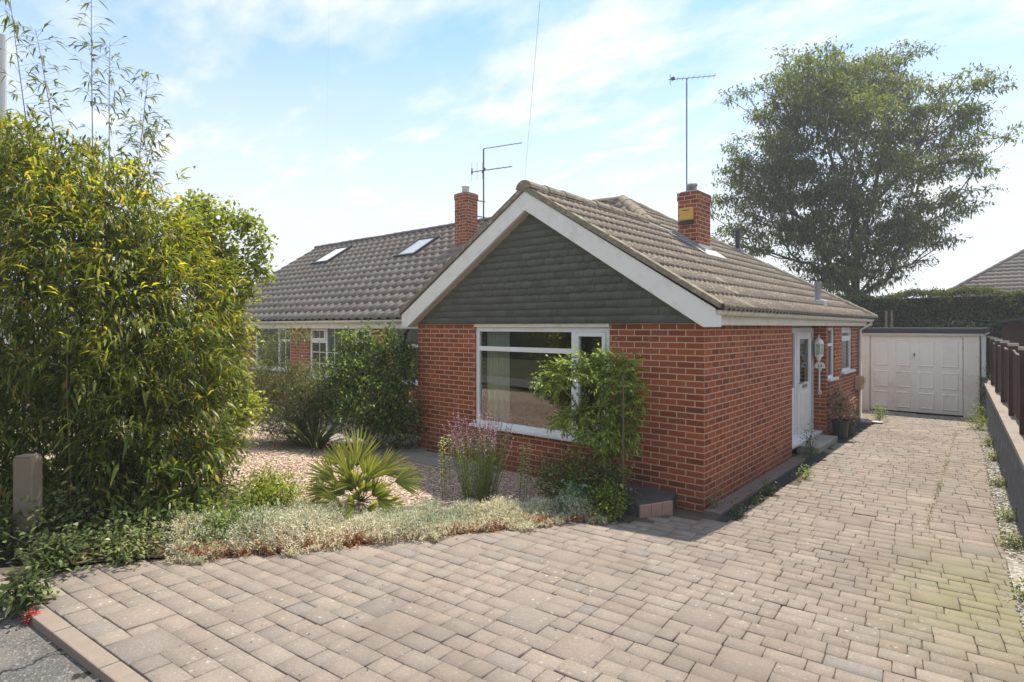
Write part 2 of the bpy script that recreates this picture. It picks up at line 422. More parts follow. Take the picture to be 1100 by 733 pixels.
# ------------------------------------------------------------------ terrain
KX0, KY0, KS = -1.66, -5.62, .115          # inner line of the drive's edging kerb
def kerb_y(x): return KY0 + KS * (x - KX0)
def gz(x, y):
    e = kerb_y(x) - .12
    yy = max(min(-y, -e), 0)
    z = .065 * yy
    t = min(1, max(0, (.25 + y) / -.5 + .0)) if y < .25 else 0
    if y < e: z -= min(.5, (e - y)) * .03
    return z if y < 0 else 0.
def in_poly(x, y, poly):
    c = False; j = len(poly) - 1
    for i in range(len(poly)):
        xi, yi = poly[i]; xj, yj = poly[j]
        if (yi > y) != (yj > y) and x < (xj - xi) * (y - yi) / (yj - yi) + xi: c = not c
        j = i
    return c
def sheet(name, poly, off, mat, step=.4, kind='structure', thick=0):
    """a polygon draped over the terrain"""
    bm = bmesh.new()
    vs = [bm.verts.new((x, y, 0)) for x, y in poly]; bm.faces.new(vs)
    xs = [p[0] for p in poly]; ys = [p[1] for p in poly]
    g = min(xs) + step
    while g < max(xs):
        bmesh.ops.bisect_plane(bm, geom=bm.verts[:] + bm.edges[:] + bm.faces[:], plane_co=(g, 0, 0), plane_no=(1, 0, 0)); g += step
    g = min(ys) + step
    for yy in list(np.arange(min(ys) + step, max(ys), step)) + [0.]:
        if min(ys) < yy < max(ys): bmesh.ops.bisect_plane(bm, geom=bm.verts[:] + bm.edges[:] + bm.faces[:], plane_co=(0, yy, 0), plane_no=(0, 1, 0))
    for v in bm.verts: v.co.z = gz(v.co.x, v.co.y) + off
    bmesh.ops.recalc_face_normals(bm, faces=bm.faces)
    for f in bm.faces:
        if f.normal.z < 0: f.normal_flip()
    me = bpy.data.meshes.new(name); bm.to_mesh(me); bm.free(); me.materials.append(mat)
    o = bpy.data.objects.new(name, me); COL.objects.link(o)
    if kind: o['kind'] = kind
    return o

# ground: one sheet to the horizon, fine near the house
def make_ground():
    xs = sorted(set([-400, -150, -60, -30] + list(np.arange(-20, 8.1, .7)) + [12, 30, 60, 150, 400]))
    ys = sorted(set([-400, -150, -60, -30, -15] + list(np.arange(-8, .01, .5)) + [0, 3, 6, 9, 12, 15, 20, 30, 60, 150, 400]))
    v = []; f = []
    for y in ys:
        for x in xs: v.append((x, y, gz(min(max(x, -20), 8), y) - .05 - (.12 if y < kerb_y(min(max(x, -20), 8)) - .1 else 0)))
    nx = len(xs)
    for j in range(len(ys) - 1):
        for i in range(nx - 1): f.append((j * nx + i, j * nx + i + 1, (j + 1) * nx + i + 1, (j + 1) * nx + i))
    me = bpy.data.meshes.new('ground'); me.from_pydata(v, [], f)
    m, nt, out = newmat('garden_ground'); P = pos(nt)
    col = mix(nt, noise(nt, P, 1.5, 6, .7), (.05, .07, .025), (.11, .10, .05))
    bsdf(nt, out, col, .95, bump(nt, noise(nt, P, 20, 5), 1., .03), .1)
    me.materials.append(m)
    o = bpy.data.objects.new('ground', me); COL.objects.link(o); o['kind'] = 'structure'
make_ground()

GX = [2.98, 2.10]     # inner gravel/drive edge X at y=-2 and y=10.8
def wall_x(y): return 2.84 + (2.24 - 2.84) * (y - 0) / 10.8       # face of the low retaining wall
def drive_x(y): return wall_x(y) - .16 + .02 * y
DRIVE = [(-2.62, kerb_y(-2.62)), (3.2, kerb_y(3.2)), (drive_x(-3) + .12, -3), (drive_x(0) + .12, 0), (drive_x(10.7) + .1, 10.75), (-.45, 10.75), (-.45, 9.2), (.36, 8.9), (.36, .1), (.30, -.30), (-.2, -.55), (-.30, -.95), (-.72, -1.25), (-1.56, -3.3), (-2.2, -4.7), (-2.62, -5.1)]
sheet('driveway_bedding', [(-3, kerb_y(-3)), (3.3, kerb_y(3.3)), (3.3, -3), (wall_x(-0.), 0), (wall_x(10.8), 10.8), (-.6, 10.8), (-.6, 9.2), (-.02, 8.9), (-.02, -.03), (-.5, -.03), (-.8, -1.1), (-1.7, -3.2), (-2.4, -4.7)], -.014, M['joint'])

def pavers():
    th = math.atan(KS); ct, st = math.cos(th), math.sin(th)
    def w(u, v): return (KX0 + u * ct - v * st, KY0 + u * st + v * ct)
    R = .150; gap = .0048
    blocks = []; vrow = 0.; jrow = 0; occupied = {}
    U0, U1 = -2.6, 8.
    nrow = int(17.3 / R)
    occ = [[] for _ in range(nrow + 2)]
    for j in range(nrow):
        busy = sorted(occ[j]); u = U0 - random.random() * .2; k = 0
        while u < U1:
            if k < len(busy) and u >= busy[k][0] - 1e-6: u = busy[k][1]; k += 1; continue
            lim = busy[k][0] if k < len(busy) else 1e9
            r = random.random(); l = .225 if r < .5 else .150 if r < .82 else .112
            big = False
            if r > .945 and j < nrow - 1: l = .300; big = True
            if lim - u < l + .09: l = lim - u; big = False if l > .32 else big
            if l > .32: l = l / 2; big = False
            if l < .02: u = lim; continue
            if big:
                if any(a < u + l and b > u for a, b in occ[j + 1]): big = False
                else: occ[j + 1].append((u, u + l))
            blocks.append((u, u + l, j * R, j * R + (2 * R if big else R))); u += l
    vs = []; fs = []; cs = []
    pal = [(4, (.298, .246, .203)), (4, (.283, .236, .197)), (2, (.302, .242, .200)), (1.3, (.268, .230, .198)), (1, (.318, .264, .214)), (.25, (.25, .228, .208)), (.35, (.295, .226, .186))]
    bl = []
    for b in blocks:
        cx, cy = w((b[0] + b[1]) / 2, (b[2] + b[3]) / 2)
        if in_poly(cx, cy, DRIVE): bl.append(b)
    C = pick(pal, len(bl), .055)
    for bi, (u0, u1, v0, v1) in enumerate(bl):
        g = gap / 2; c = []; top = []; low = []; bot = []
        dz = random.gauss(0, .0022); tx, ty = random.gauss(0, .006), random.gauss(0, .006)
        ins = .0032; ch = .003
        for (a, b2) in ((u0 + g, v0 + g), (u1 - g, v0 + g), (u1 - g, v1 - g), (u0 + g, v1 - g)):
            x, y = w(a + random.gauss(0, .0018), b2 + random.gauss(0, .0018))
            z = gz(x, y) + dz + tx * (a - (u0 + u1) / 2) + ty * (b2 - (v0 + v1) / 2)
            um, vm = (u0 + u1) / 2, (v0 + v1) / 2
            xm, ym = w(um, vm); L_ = math.hypot(x - xm, y - ym); s = 1 - ins * 1.4 / L_
            top.append((xm + (x - xm) * s, ym + (y - ym) * s, z + .002)); low.append((x, y, z - ch)); bot.append((x, y, z - .03))
        i = len(vs); vs += top + low + bot; cs += [C[bi]] * 12
        fs.append((i, i + 1, i + 2, i + 3))
        for k in range(4):
            k2 = (k + 1) % 4
            fs.append((i + 4 + k, i + 4 + k2, i + k2, i + k)); fs.append((i + 8 + k, i + 8 + k2, i + 4 + k2, i + 4 + k))
    o = arr_mesh('driveway', vs, fs, M['paver'], None, np.array(cs)); o['kind'] = 'structure'
pavers()

# kerb along the foot of the drive and the asphalt pavement beyond
def kerb():
    mb = MB(); x = -3.4
    while x < 4.5:
        x1 = x + .62
        pts = []
        for xx, yo in ((x, 0), (x1 - .006, 0), (x1 - .006, -.10), (x, -.10)):
            y = kerb_y(xx) + yo - .006; pts.append((xx, y, .065 * -kerb_y(xx) + .002))
        lo = [(p[0], p[1], p[2] - .16) for p in pts]
        mb.face(pts[::-1]); 
        for i in range(4):
            j = (i + 1) % 4; mb.face([pts[i], pts[j], lo[j], lo[i]])
        x = x1
    o = mb.build('kerb', M['kerb'], None, bevel=.008); o['kind'] = 'structure'
    ez = lambda x: .065 * -kerb_y(x)
    v = []; f = []
    xs = np.arange(-14, 10.1, 1.)
    rows = [-.10, -.4, -1.9, -2.0, -9.]
    zz = [-.05, -.055, -.06, -.20, -.14]
    for r, z in zip(rows[:3], zz[:3]):
        for x in xs: v.append((x, kerb_y(x) + r, ez(x) + z))
    n = len(xs)
    for j in range(2):
        for i in range(n - 1): f.append(((j + 1) * n + i, (j + 1) * n + i + 1, j * n + i + 1, j * n + i))
    me = bpy.data.meshes.new('pavement'); me.from_pydata(v, [], f)
    m, nt, out = newmat('pavement_asphalt'); P = pos(nt)
    vo = N(nt, 'ShaderNodeTexVoronoi', Scale=95.); L(nt, P, vo.inputs['Vector'])
    sep = nt.nodes.new('ShaderNodeSeparateColor'); L(nt, vo.outputs['Color'], sep.inputs[0])
    col = ramp(nt, sep.outputs[0], [(0, (.10, .095, .09)), (.4, (.15, .14, .13)), (.75, (.12, .115, .11)), (.93, (.26, .25, .23))], 'CONSTANT')
    col = mix(nt, ramp(nt, noise(nt, P, 2.2, 6, .7), [(.42, 0.), (.6, .55)]), col, (.24, .215, .18))
    # wandering cracks
    wv = N(nt, 'ShaderNodeTexVoronoi', Scale=1.6); wv.feature = 'DISTANCE_TO_EDGE'
    nd = N(nt, 'ShaderNodeTexNoise', Scale=4., Detail=6.); L(nt, P, nd.inputs['Vector'])
    va = nt.nodes.new('ShaderNodeVectorMath'); va.operation = 'MULTIPLY_ADD'; L(nt, nd.outputs['Color'], va.inputs[0]); va.inputs[1].default_value = (.35, .35, .35); L(nt, P, va.inputs[2]); L(nt, va.outputs[0], wv.inputs['Vector'])
    ck = ramp(nt, wv.outputs['Distance'], [(.004, 1.), (.016, 0.)])
    col = mix(nt, ck, col, (.03, .028, .025))
    bsdf(nt, out, col, .9, bump(nt, vo.outputs['Distance'], .8, .008), .2)
    me.materials.append(m); o = bpy.data.objects.new('pavement', me); COL.objects.link(o); o['kind'] = 'structure'
    v = []; f = []
    for r, z in ((-2.02, -.20), (-8.5, -.20)):
        for x in xs: v.append((x, kerb_y(x) + r, ez(x) + z))
    for i in range(n - 1): f.append((n + i, n + i + 1, i + 1, i))
    me = bpy.data.meshes.new('road'); me.from_pydata(v, [], f); me.materials.append(M['asphalt'])
    o = bpy.data.objects.new('road', me); COL.objects.link(o); o['kind'] = 'structure'
    mb = MB()
    for x in xs[:-1]:
        y0 = kerb_y(x) - 1.9; y1 = kerb_y(x + 1) - 1.9
        p = [(x, y0, ez(x) - .096), (x + .99, y1, ez(x) - .096), (x + .99, y1 - .12, ez(x) - .096), (x, y0 - .12, ez(x) - .096)]
        lo = [(q[0], q[1], q[2] - .15) for q in p]
        mb.face(p[::-1])
        for i in range(4): mb.face([p[i], p[(i + 1) % 4], lo[(i + 1) % 4], lo[i]])
    mb.build('road_kerb', M['kerb'])['kind'] = 'structure'
kerb()

# garden beds, path in front of the bungalow, side strip
sheet('gravel_bed', [(-11.5, .9), (-11.5, -5.4), (-2.9, -5.6), (-2.3, -4.7), (-1.7, -3.2), (-.82, -1.15), (-.55, -.06), (-5.0, -.06), (-5.0, .9)], .006, M['gravel'])
sheet('planting_soil', [(-5.2, -5.6), (-2.75, -5.62), (-2.35, -4.72), (-1.72, -3.22), (-.84, -1.16), (-.6, -.5), (-1.6, -1.1), (-2.6, -2.9), (-4., -3.6)], .014, M['soil'])
mb = MB()
x = -9.6
while x < -3.3:
    w_ = .6; mb.box(x, x + w_ - .008, -.72, -.12, -.02, .075 + random.gauss(0, .003)); x += w_
x = -9.6
while x < -5.4:
    mb.box(x, x + .592, -.1, .48, -.02, .078 + random.gauss(0, .003)); x += .6
mb.build('path', M['slab'], None, bevel=.006)['kind'] = 'structure'
mb = MB(); y = -.02
while y < 3.4:
    mb.box(.003, .2, y, y + .9, -.03, .03 + random.gauss(0, .002)); y += .906
mb.build('concrete_edging', M['strip'], None, bevel=.006)['kind'] = 'structure'
MB().box(.2, .36, -.25, 9., -.03, .001).build('drain_channel', M['gully'])['kind'] = 'structure'
MB().box(.003, .2, 5.9, 9., -.03, .012).build('side_strip', M['gully'])['kind'] = 'structure'

# brick step / raised planter edge beside the corner
t = thing('garden_step', 'low raised step with dark slab top and pinkish brick edge by the house corner', 'step', (-.6, -.4, .03))
pl = [(-.25, -.33), (-.43, -.74), (-1.0, -.80), (-1.02, -.03), (-.33, -.03)]
MB().prism(pl[::-1], 'z', .0, .175).build('slab_top_core', M['slate_dark'], t)
t.children[0].name = 'slab'
mb = MB()
def soldier(a, b, n):
    a = V((a[0], a[1], 0)); b = V((b[0], b[1], 0)); d = (b - a) / n; nn = V((d.y, -d.x, 0)).normalized()
    for i in range(n):
        p = a + d * i + d * .015; q = a + d * (i + .985)
        c = [p, q, q + nn * .03, p + nn * .03]
        mb.face([(k.x, k.y, .165) for k in c][::-1])
        for k in range(4):
            k2 = (k + 1) % 4; mb.face([(c[k].x, c[k].y, .165), (c[k2].x, c[k2].y, .165), (c[k2].x, c[k2].y, -.02), (c[k].x, c[k].y, -.02)])
soldier((-.44, -.75), (-.25, -.33), 3); 
mb.build('brick_edging', M['terracotta'], t, bevel=.006)

# ------------------------------------------------------------------ roofs
def tile_slope(name, o, e, s, n, W, Lg, clips, mat, parent, roll=.15, gauge=.345, amp=.036, lift=.036, samples=8, back=True):
    """o origin at eave start, e along the eave, s up the slope, n normal"""
    o, e, s, n = V(o), V(e).normalized(), V(s).normalized(), V(n).normalized()
    rows = int(math.ceil(Lg / gauge)); nc = int(W / roll * samples)
    t = np.arange(nc + 1) / samples
    ph = (t % 1.)
    prof = amp * np.where(ph < .5, np.sin(ph / .5 * math.pi) ** .8, -.12 * np.sin((ph - .5) / .5 * math.pi))
    vs = []; fs = []; cs = []
    E = np.array(e); Sv = np.array(s); Nn = np.array(n); O = np.array(o)
    for r in range(rows):
        l0 = r * gauge; l1 = min(Lg, (r + 1) * gauge + .03)
        sh = .0
        base = O + (t * roll)[:, None] * E
        jit = np.repeat(RNG.normal(0, .0022, nc // (2 * samples) + 2), 2 * samples)[:nc + 1]
        lf = lift * (1.55 - 1.25 * np.clip(prof / amp, 0, 1))
        under = base + l0 * Sv + (prof * .9 - .004)[:, None] * Nn
        front = base + (l0 + jit)[:, None] * Sv + (prof + lf)[:, None] * Nn
        backv = base + l1 * Sv + (prof + .002)[:, None] * Nn
        i = len(vs); 
        cc = np.repeat(RNG.uniform(.62, 1.0, nc // (2 * samples) + 2), 2 * samples)[:nc + 1]
        vs += list(under) + list(front) + list(backv); c3 = np.stack([cc, cc * .985, cc * .97], 1); cs += list(c3) * 3
        m = nc + 1
        for k in range(nc):
            fs.append((i + k, i + k + 1, i + m + k + 1, i + m + k)); fs.append((i + m + k, i + m + k + 1, i + 2 * m + k + 1, i + 2 * m + k))
    ob = arr_mesh(name, np.array(vs), np.array(fs), mat, None, np.array(cs))
    me = ob.data
    if clips:
        bm = bmesh.new(); bm.from_mesh(me)
        for (p, q) in clips:      # removes what lies on the +q side
            bmesh.ops.bisect_plane(bm, geom=bm.verts[:] + bm.edges[:] + bm.faces[:], plane_co=p, plane_no=q, clear_outer=True)
        bm.to_mesh(me); bm.free()
    if parent is not None: attach(ob, parent)
    return ob
def ridge_tiles(name, p0, p1, mat, parent, r=.12, seg=.42, drop=.05):
    p0, p1 = V(p0), V(p1); d = p1 - p0; Lh = d.length; d.normalize(); n = max(1, round(Lh / seg))
    side = d.cross(V((0, 0, 1))).normalized(); up = side.cross(d).normalized()
    mb = MB(); K = 9
    for i in range(n):
        a = p0 + d * (Lh * i / n - .012); b = p0 + d * (Lh * (i + 1) / n + .0)
        j = random.gauss(0, .004)
        rings = []
        for (c, rr) in ((a, r + .008), (b, r - .004)):
            rings.append([c + (side * math.cos(math.pi * (k / (K - 1))) * rr + up * (math.sin(math.pi * (k / (K - 1))) * rr * .85 - drop + j)) for k in range(K)])
        for k in range(K - 1): mb.face([rings[0][k], rings[1][k], rings[1][k + 1], rings[0][k + 1]])
        mb.face(rings[0]); mb.face(rings[1][::-1])
    return mb.build(name, mat, parent)

PT = .636; IC = 1 / math.sqrt(1 + PT * PT)     # pitch
XR, ZR = .22, 2.355                            # right eave
XA, ZA = -2.53, 2.355 + PT * 2.75              # gable ridge (z 4.104)
YM, ZM = 5.15, 5.05                            # main ridge
ZF = 2.30; YF = YM - (ZM - ZF) / PT            # front eave
YB = YM + (ZM - ZR) / PT                       # rear eave
XH = XR - (ZM - ZR) / PT                       # main ridge end
YP = YM - (ZM - ZA) / PT                       # where the gable ridge meets the front slope
XPARTY = -7.62
house = thing('bungalow', 'red brick bungalow with dark slate hung front gable, white bargeboards and large picture window', 'house', (-2.5, 3, 0))
nb = thing('attached_bungalow', 'attached neighbouring bungalow with two skylights in its long grey tiled roof', 'house', (-12, 3, 0))

def hip_clip(p, q):
    """vertical plane through p->q; removes the side to the right of travel"""
    d = (V(q) - V(p)); d.z = 0; d.normalize(); return (p, V((d.y, -d.x, 0)))
A = V((XA, -.2, ZA)); Pp = V((XA, YP, ZA)); H = V((XH, YM, ZM)); RB = V((XR, YB, ZR))
# right slope (one plane from the gable verge to the rear hip)
main_roof = thing('roof', None, None); 
def mk_roof():
    bpy.data.objects.remove(main_roof)
    gs = 5.4
    r1 = tile_slope('roof', (XR + .05, -.17, ZR - .05 * PT), (0, 1, 0), (-IC, 0, PT * IC), (PT * IC, 0, IC), YB + .3, (ZM - ZR) / (PT * IC) + .06, [], M['tile_side'], None, amp=.036, lift=.040)
    bm = bmesh.new(); bm.from_mesh(r1.data)
    # cut the rear hip, then the ridge/front hip by separate convex pieces
    bmesh.ops.bisect_plane(bm, geom=bm.verts[:] + bm.edges[:] + bm.faces[:], plane_co=RB, plane_no=V((YB - YM, XR - XH, 0)).normalized(), clear_outer=True) if False else None
    d = (H - RB); d.z = 0; d.normalize(); nrm = V((d.y, -d.x, 0))          # to the right of travel RB->H = +y side
    if nrm.y < 0: nrm = -nrm
    bmesh.ops.bisect_plane(bm, geom=bm.verts[:] + bm.edges[:] + bm.faces[:], plane_co=RB, plane_no=nrm, clear_outer=True)
    bmesh.ops.bisect_plane(bm, geom=bm.verts[:] + bm.edges[:] + bm.faces[:], plane_co=Pp, plane_no=(0, 1, 0))
    d2 = V((-1, 1, 0)).normalized(); n2 = V((-1, -1, 0)).normalized()
    dele = []
    bmesh.ops.bisect_plane(bm, geom=bm.verts[:] + bm.edges[:] + bm.faces[:], plane_co=Pp, plane_no=n2)
    bmesh.ops.bisect_plane(bm, geom=bm.verts[:] + bm.edges[:] + bm.faces[:], plane_co=Pp, plane_no=(1, 0, 0))
    for f in bm.faces:
        c = f.calc_center_median()
        if c.y < YP and c.x < XA: dele.append(f)
        elif c.y >= YP and (c - Pp).dot(n2) > 1e-5: dele.append(f)
    bmesh.ops.delete(bm, geom=dele, context='FACES'); bm.to_mesh(r1.data); bm.free()
    attach(r1, house)
    r1['label'] = 'brown tiled slope over the side wall, lichen along its verge'
    # left slope of the gable
    XL = 2 * XA - XR
    yv = lambda x: YM - (ZM - (ZR + PT * (x - XL))) / PT       # valley y at x
    r2 = tile_slope('roof', (XL - .05, YP + .1, ZR - .05 * PT), (0, -1, 0), (IC, 0, PT * IC), (-PT * IC, 0, IC), YP + .27, (ZA - ZR) / (PT * IC) + .06,
                    [(V((XA, YP, 0)), V((-1, 1, 0)).normalized())], M['tile_front'], house)
    # front slope, right part (this house) and left part (neighbour)
    def front(x0, x1, parent, clipgable):
        ob = tile_slope('roof', (x0, YF, ZF), (1, 0, 0), (0, IC, PT * IC), (0, -PT * IC, IC), x1 - x0, (ZM - ZF) / (PT * IC) + .02, [], M['tile_front'], None, roll=.30, samples=12, amp=.045)
        if clipgable:
            bm = bmesh.new(); bm.from_mesh(ob.data)
            bmesh.ops.bisect_plane(bm, geom=bm.verts[:] + bm.edges[:] + bm.faces[:], plane_co=Pp, plane_no=V((1, -1, 0)).normalized(), clear_outer=False)
            bmesh.ops.bisect_plane(bm, geom=bm.verts[:] + bm.edges[:] + bm.faces[:], plane_co=Pp, plane_no=V((1, 1, 0)).normalized())
            dele = []
            for f in bm.faces:
                c = f.calc_center_median() - Pp
                if c.dot(V((1, 1, 0))) > 1e-4 and c.x > c.y and c.y > 0: dele.append(f)
                elif c.y <= 0 and c.x > c.y: dele.append(f)
                elif c.y > 0 and c.x > -c.y: dele.append(f)
            bmesh.ops.delete(bm, geom=dele, context='FACES'); bm.to_mesh(ob.data); bm.free()
        attach(ob, parent); return ob
    front(XPARTY, XH + 2.6, house, True)
    front(-16.8, XPARTY, nb, False)
    # rear slopes (plain sheets, out of sight)
    mb = MB(); mb.face([(XPARTY, YM, ZM), (XH, YM, ZM), (XR, YB, ZR), (XPARTY, YB, ZR)][::-1]); mb.build('rear_roof', M['ridge_far'], house)
    mb = MB(); mb.face([(-16.8, YM, ZM), (XPARTY, YM, ZM), (XPARTY, YB, ZR), (-16.8, YB, ZR)][::-1]); mb.build('rear_roof', M['ridge_far'], nb)
mk_roof()
up = V((0, 0, .035))
ridge_tiles('ridge', (XA, -.2, ZA + .035), (XA, YP + .1, ZA + .035), M['ridge'], house, .135)
ridge_tiles('ridge', (XA, YP, ZA + .03), (XH, YM, ZM + .03), M['ridge'], house, .13)
ridge_tiles('ridge', (XPARTY, YM, ZM + .03), (XH, YM, ZM + .03), M['ridge'], house, .12)
ridge_tiles('ridge', (XH, YM, ZM + .03), (XR + .05, YB + .05, ZR + .03), M['ridge'], house, .11)
ridge_tiles('ridge', (-16.85, YM, ZM + .03), (XPARTY, YM, ZM + .03), M['ridge_far'], nb, .12)
# valley trough filler
MB().tube([(XA, YP, ZA + .0), (2 * XA - XR + .3, YF - .0 + .25, ZF + .13)], .05, 6).build('valley', M['ridge_far'], house)

# bargeboards
def barge(sgn):
    X = lambda x: XA + sgn * (x - XA)
    poly = [(XA, 4.055), (XR - .02, 2.34), (XR - .02, 2.135), (.055, 2.135), (XA, 3.785)]
    poly = [(X(x), z) for x, z in poly]
    if sgn < 0: poly = poly[::-1]
    o = MB().prism(poly, 'y', -.185, -.15).build('bargeboard', M['bargeboard'], house, bevel=.004)
    # undercloak strip and mortar on top of the board
    mb = MB()
    p2 = [(XA, 4.150), (XR + .05, 2.400), (XR + .03, 2.345), (XA, 4.062)]
    p2 = [(X(x), z) for x, z in p2]
    if sgn < 0: p2 = p2[::-1]
    mb.prism(p2, 'y', -.205, -.08).build('verge_mortar', M['ridge'], house)
    p3 = [(XA, 3.80), (.06, 2.15), (.06, 2.13), (XA, 3.775)]
    p3 = [(X(x), z) for x, z in p3]
    if sgn < 0: p3 = p3[::-1]
    MB().prism(p3, 'y', -.152, .02).build('soffit', M['soffit'], house)
    # boxed end at the foot
    MB().box(min(X(.05), X(XR - .022)), max(X(.05), X(XR - .022)), -.149, .0, 2.137, 2.30).build('eave_box', M['bargeboard'], house)
barge(1); barge(-1)

# hung slates in the gable
def hung():
    vs = []; fs = []; cs = []; g = .102; w_ = .165; rows = 17
    for r in range(rows):
        z0 = 2.185 + r * g; off = (r % 2) * w_ / 2; scal = 4 <= r <= 9
        x = -5.1 + off
        while x < .12:
            c = random.uniform(.62, 1.1); c = (c, c * random.uniform(.97, 1.03), c * random.uniform(.95, 1.02))
            xa, xb = x + .002, x + w_ - .002; jz = random.gauss(0, .0012)
            low = [(xa + (xb - xa) * k / 6, z0 + jz + (.013 * (1 - math.sin(math.pi * k / 6)) if scal else 0)) for k in range(7)]
            i = len(vs)
            yf0 = -.034 + random.gauss(0, .0012)
            for px, pz in low: vs.append((px, yf0 - .0, pz))
            for px, pz in low: vs.append((px, yf0 + .010, pz + .001))
            for px, pz in low: vs.append((px, -.012, z0 + g * 1.25))
            cs += [c] * 21
            for k in range(6):
                fs.append((i + k, i + k + 1, i + 15 + k, i + 14 + k)); fs.append((i + 7 + k, i + 8 + k, i + 1 + k, i + k))
            x += w_
    ob = arr_mesh('gable_cladding', np.array(vs), np.array(fs), M['slate'], None, np.array(cs))
    bm = bmesh.new(); bm.from_mesh(ob.data)
    for sgn in (1, -1):
        n = V((sgn * PT, 0, 1)).normalized()
        bmesh.ops.bisect_plane(bm, geom=bm.verts[:] + bm.edges[:] + bm.faces[:], plane_co=(XA, 0, 3.95), plane_no=n, clear_outer=True)
    for x, sx in ((-.01, 1), (-5.05, -1)):
        bmesh.ops.bisect_plane(bm, geom=bm.verts[:] + bm.edges[:] + bm.faces[:], plane_co=(x, 0, 0), plane_no=(sx, 0, 0), clear_outer=True)
    bm.to_mesh(ob.data); bm.free(); attach(ob, house)
    # backing triangle
    MB().prism([(-5.05, 2.19), (-.005, 2.19), (-.005, 2.40), (XA, 3.98), (-5.05, 2.40)], 'y', -.008, .1).build('gable_backing', M['slate'], house, cols=[(1, 1, 1, 1)] * 30)
hung()

# walls with openings
def wall(mb, axis, c0, c1, u0, u1, z0, z1, holes):
    """axis 'y': wall in xz between y=c0..c1 ; axis 'x': wall in yz between x=c0..c1"""
    us = sorted(set([u0, u1] + [h[i] for h in holes for i in (0, 1)])); zs = sorted(set([z0, z1] + [h[i] for h in holes for i in (2, 3)]))
    def solid(i, j):
        if i < 0 or j < 0 or i >= len(us) - 1 or j >= len(zs) - 1: return False
        um = (us[i] + us[i + 1]) / 2; zm = (zs[j] + zs[j + 1]) / 2
        return not any(h[0] < um < h[1] and h[2] < zm < h[3] for h in holes)
    for i in range(len(us) - 1):
        for j in range(len(zs) - 1):
            if not solid(i, j): continue
            sk = ''
            if axis == 'y':
                if solid(i - 1, j): sk += 'l'
                if solid(i + 1, j): sk += 'r'
            else:
                if solid(i - 1, j): sk += 'f'
                if solid(i + 1, j): sk += 'k'
            if solid(i, j - 1): sk += 'b'
            if solid(i, j + 1): sk += 't'
            if axis == 'y': mb.box(us[i], us[i + 1], c0, c1, zs[j], zs[j + 1], skip=sk)
            else: mb.box(c0, c1, us[i], us[i + 1], zs[j], zs[j + 1], skip=sk)
WX0, WX1, WZ0, WZ1 = -3.69, -1.26, .60, 2.184
DY0, DY1 = 3.55, 5.86
YE = 8.95
mb = MB()
wall(mb, 'y', 0, .25, -5.05, 0, -.1, 2.188, [(WX0, WX1, WZ0, WZ1)])
wall(mb, 'x', -.25, 0, .25, DY0, -.1, 2.2, [])
rear = MB(); wall(rear, 'x', -.25, 0, DY1, YE, -.1, 2.2, [(5.98, 6.58, 1.12, 2.12), (7.2, 8.25, 1.18, 2.12)])
rear.box(-.6, -.25, DY1, DY1 + .25, -.1, 2.2)             # pier return
mb.box(-.6, -.25, DY0 - .25, DY0, -.1, 2.2)
wall(mb, 'y', 1.1, 1.35, XPARTY, -5.05, -.1, 2.2, [(-7.14, -6.3, 1.0, 2.16)])
mb.box(-5.05, -4.8, .25, 1.35, -.1, 2.2)                # left return of the gable bay
rear.box(XPARTY, 0, YE, YE + .25, -.1, 2.2)
mb.build('wall', M['brick'], house); rear.build('wall', M['brick'], house)
mb = MB()
wall(mb, 'y', 1.1, 1.35, -16.6, XPARTY, -.1, 2.2, [(-10.44, -7.87, .9, 2.16), (-13.3, -11.35, 1.0, 2.16)])
mb.box(-16.6, -16.35, 1.35, YE, -.1, 2.2); mb.box(-16.6, XPARTY, YE, YE + .25, -.1, 2.2)
mb.prism([(1.1, 2.2), (YE + .25, 2.2), (YM, ZM - .12)], 'x', -16.6, -16.35)
mb.build('wall', M['brick'], nb)
# insides so the rooms read as rooms
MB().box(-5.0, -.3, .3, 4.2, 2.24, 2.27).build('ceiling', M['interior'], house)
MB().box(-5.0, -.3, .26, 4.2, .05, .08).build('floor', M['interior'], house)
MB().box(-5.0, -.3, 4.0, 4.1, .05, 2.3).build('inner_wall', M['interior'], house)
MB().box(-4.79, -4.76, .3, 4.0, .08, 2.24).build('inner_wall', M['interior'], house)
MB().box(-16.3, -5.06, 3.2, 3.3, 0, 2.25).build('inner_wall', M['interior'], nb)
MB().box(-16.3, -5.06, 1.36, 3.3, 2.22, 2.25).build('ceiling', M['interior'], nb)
MB().box(-.75, -.26, DY0, DY1, 2.125, 2.2).build('door_head', M['white'], house)

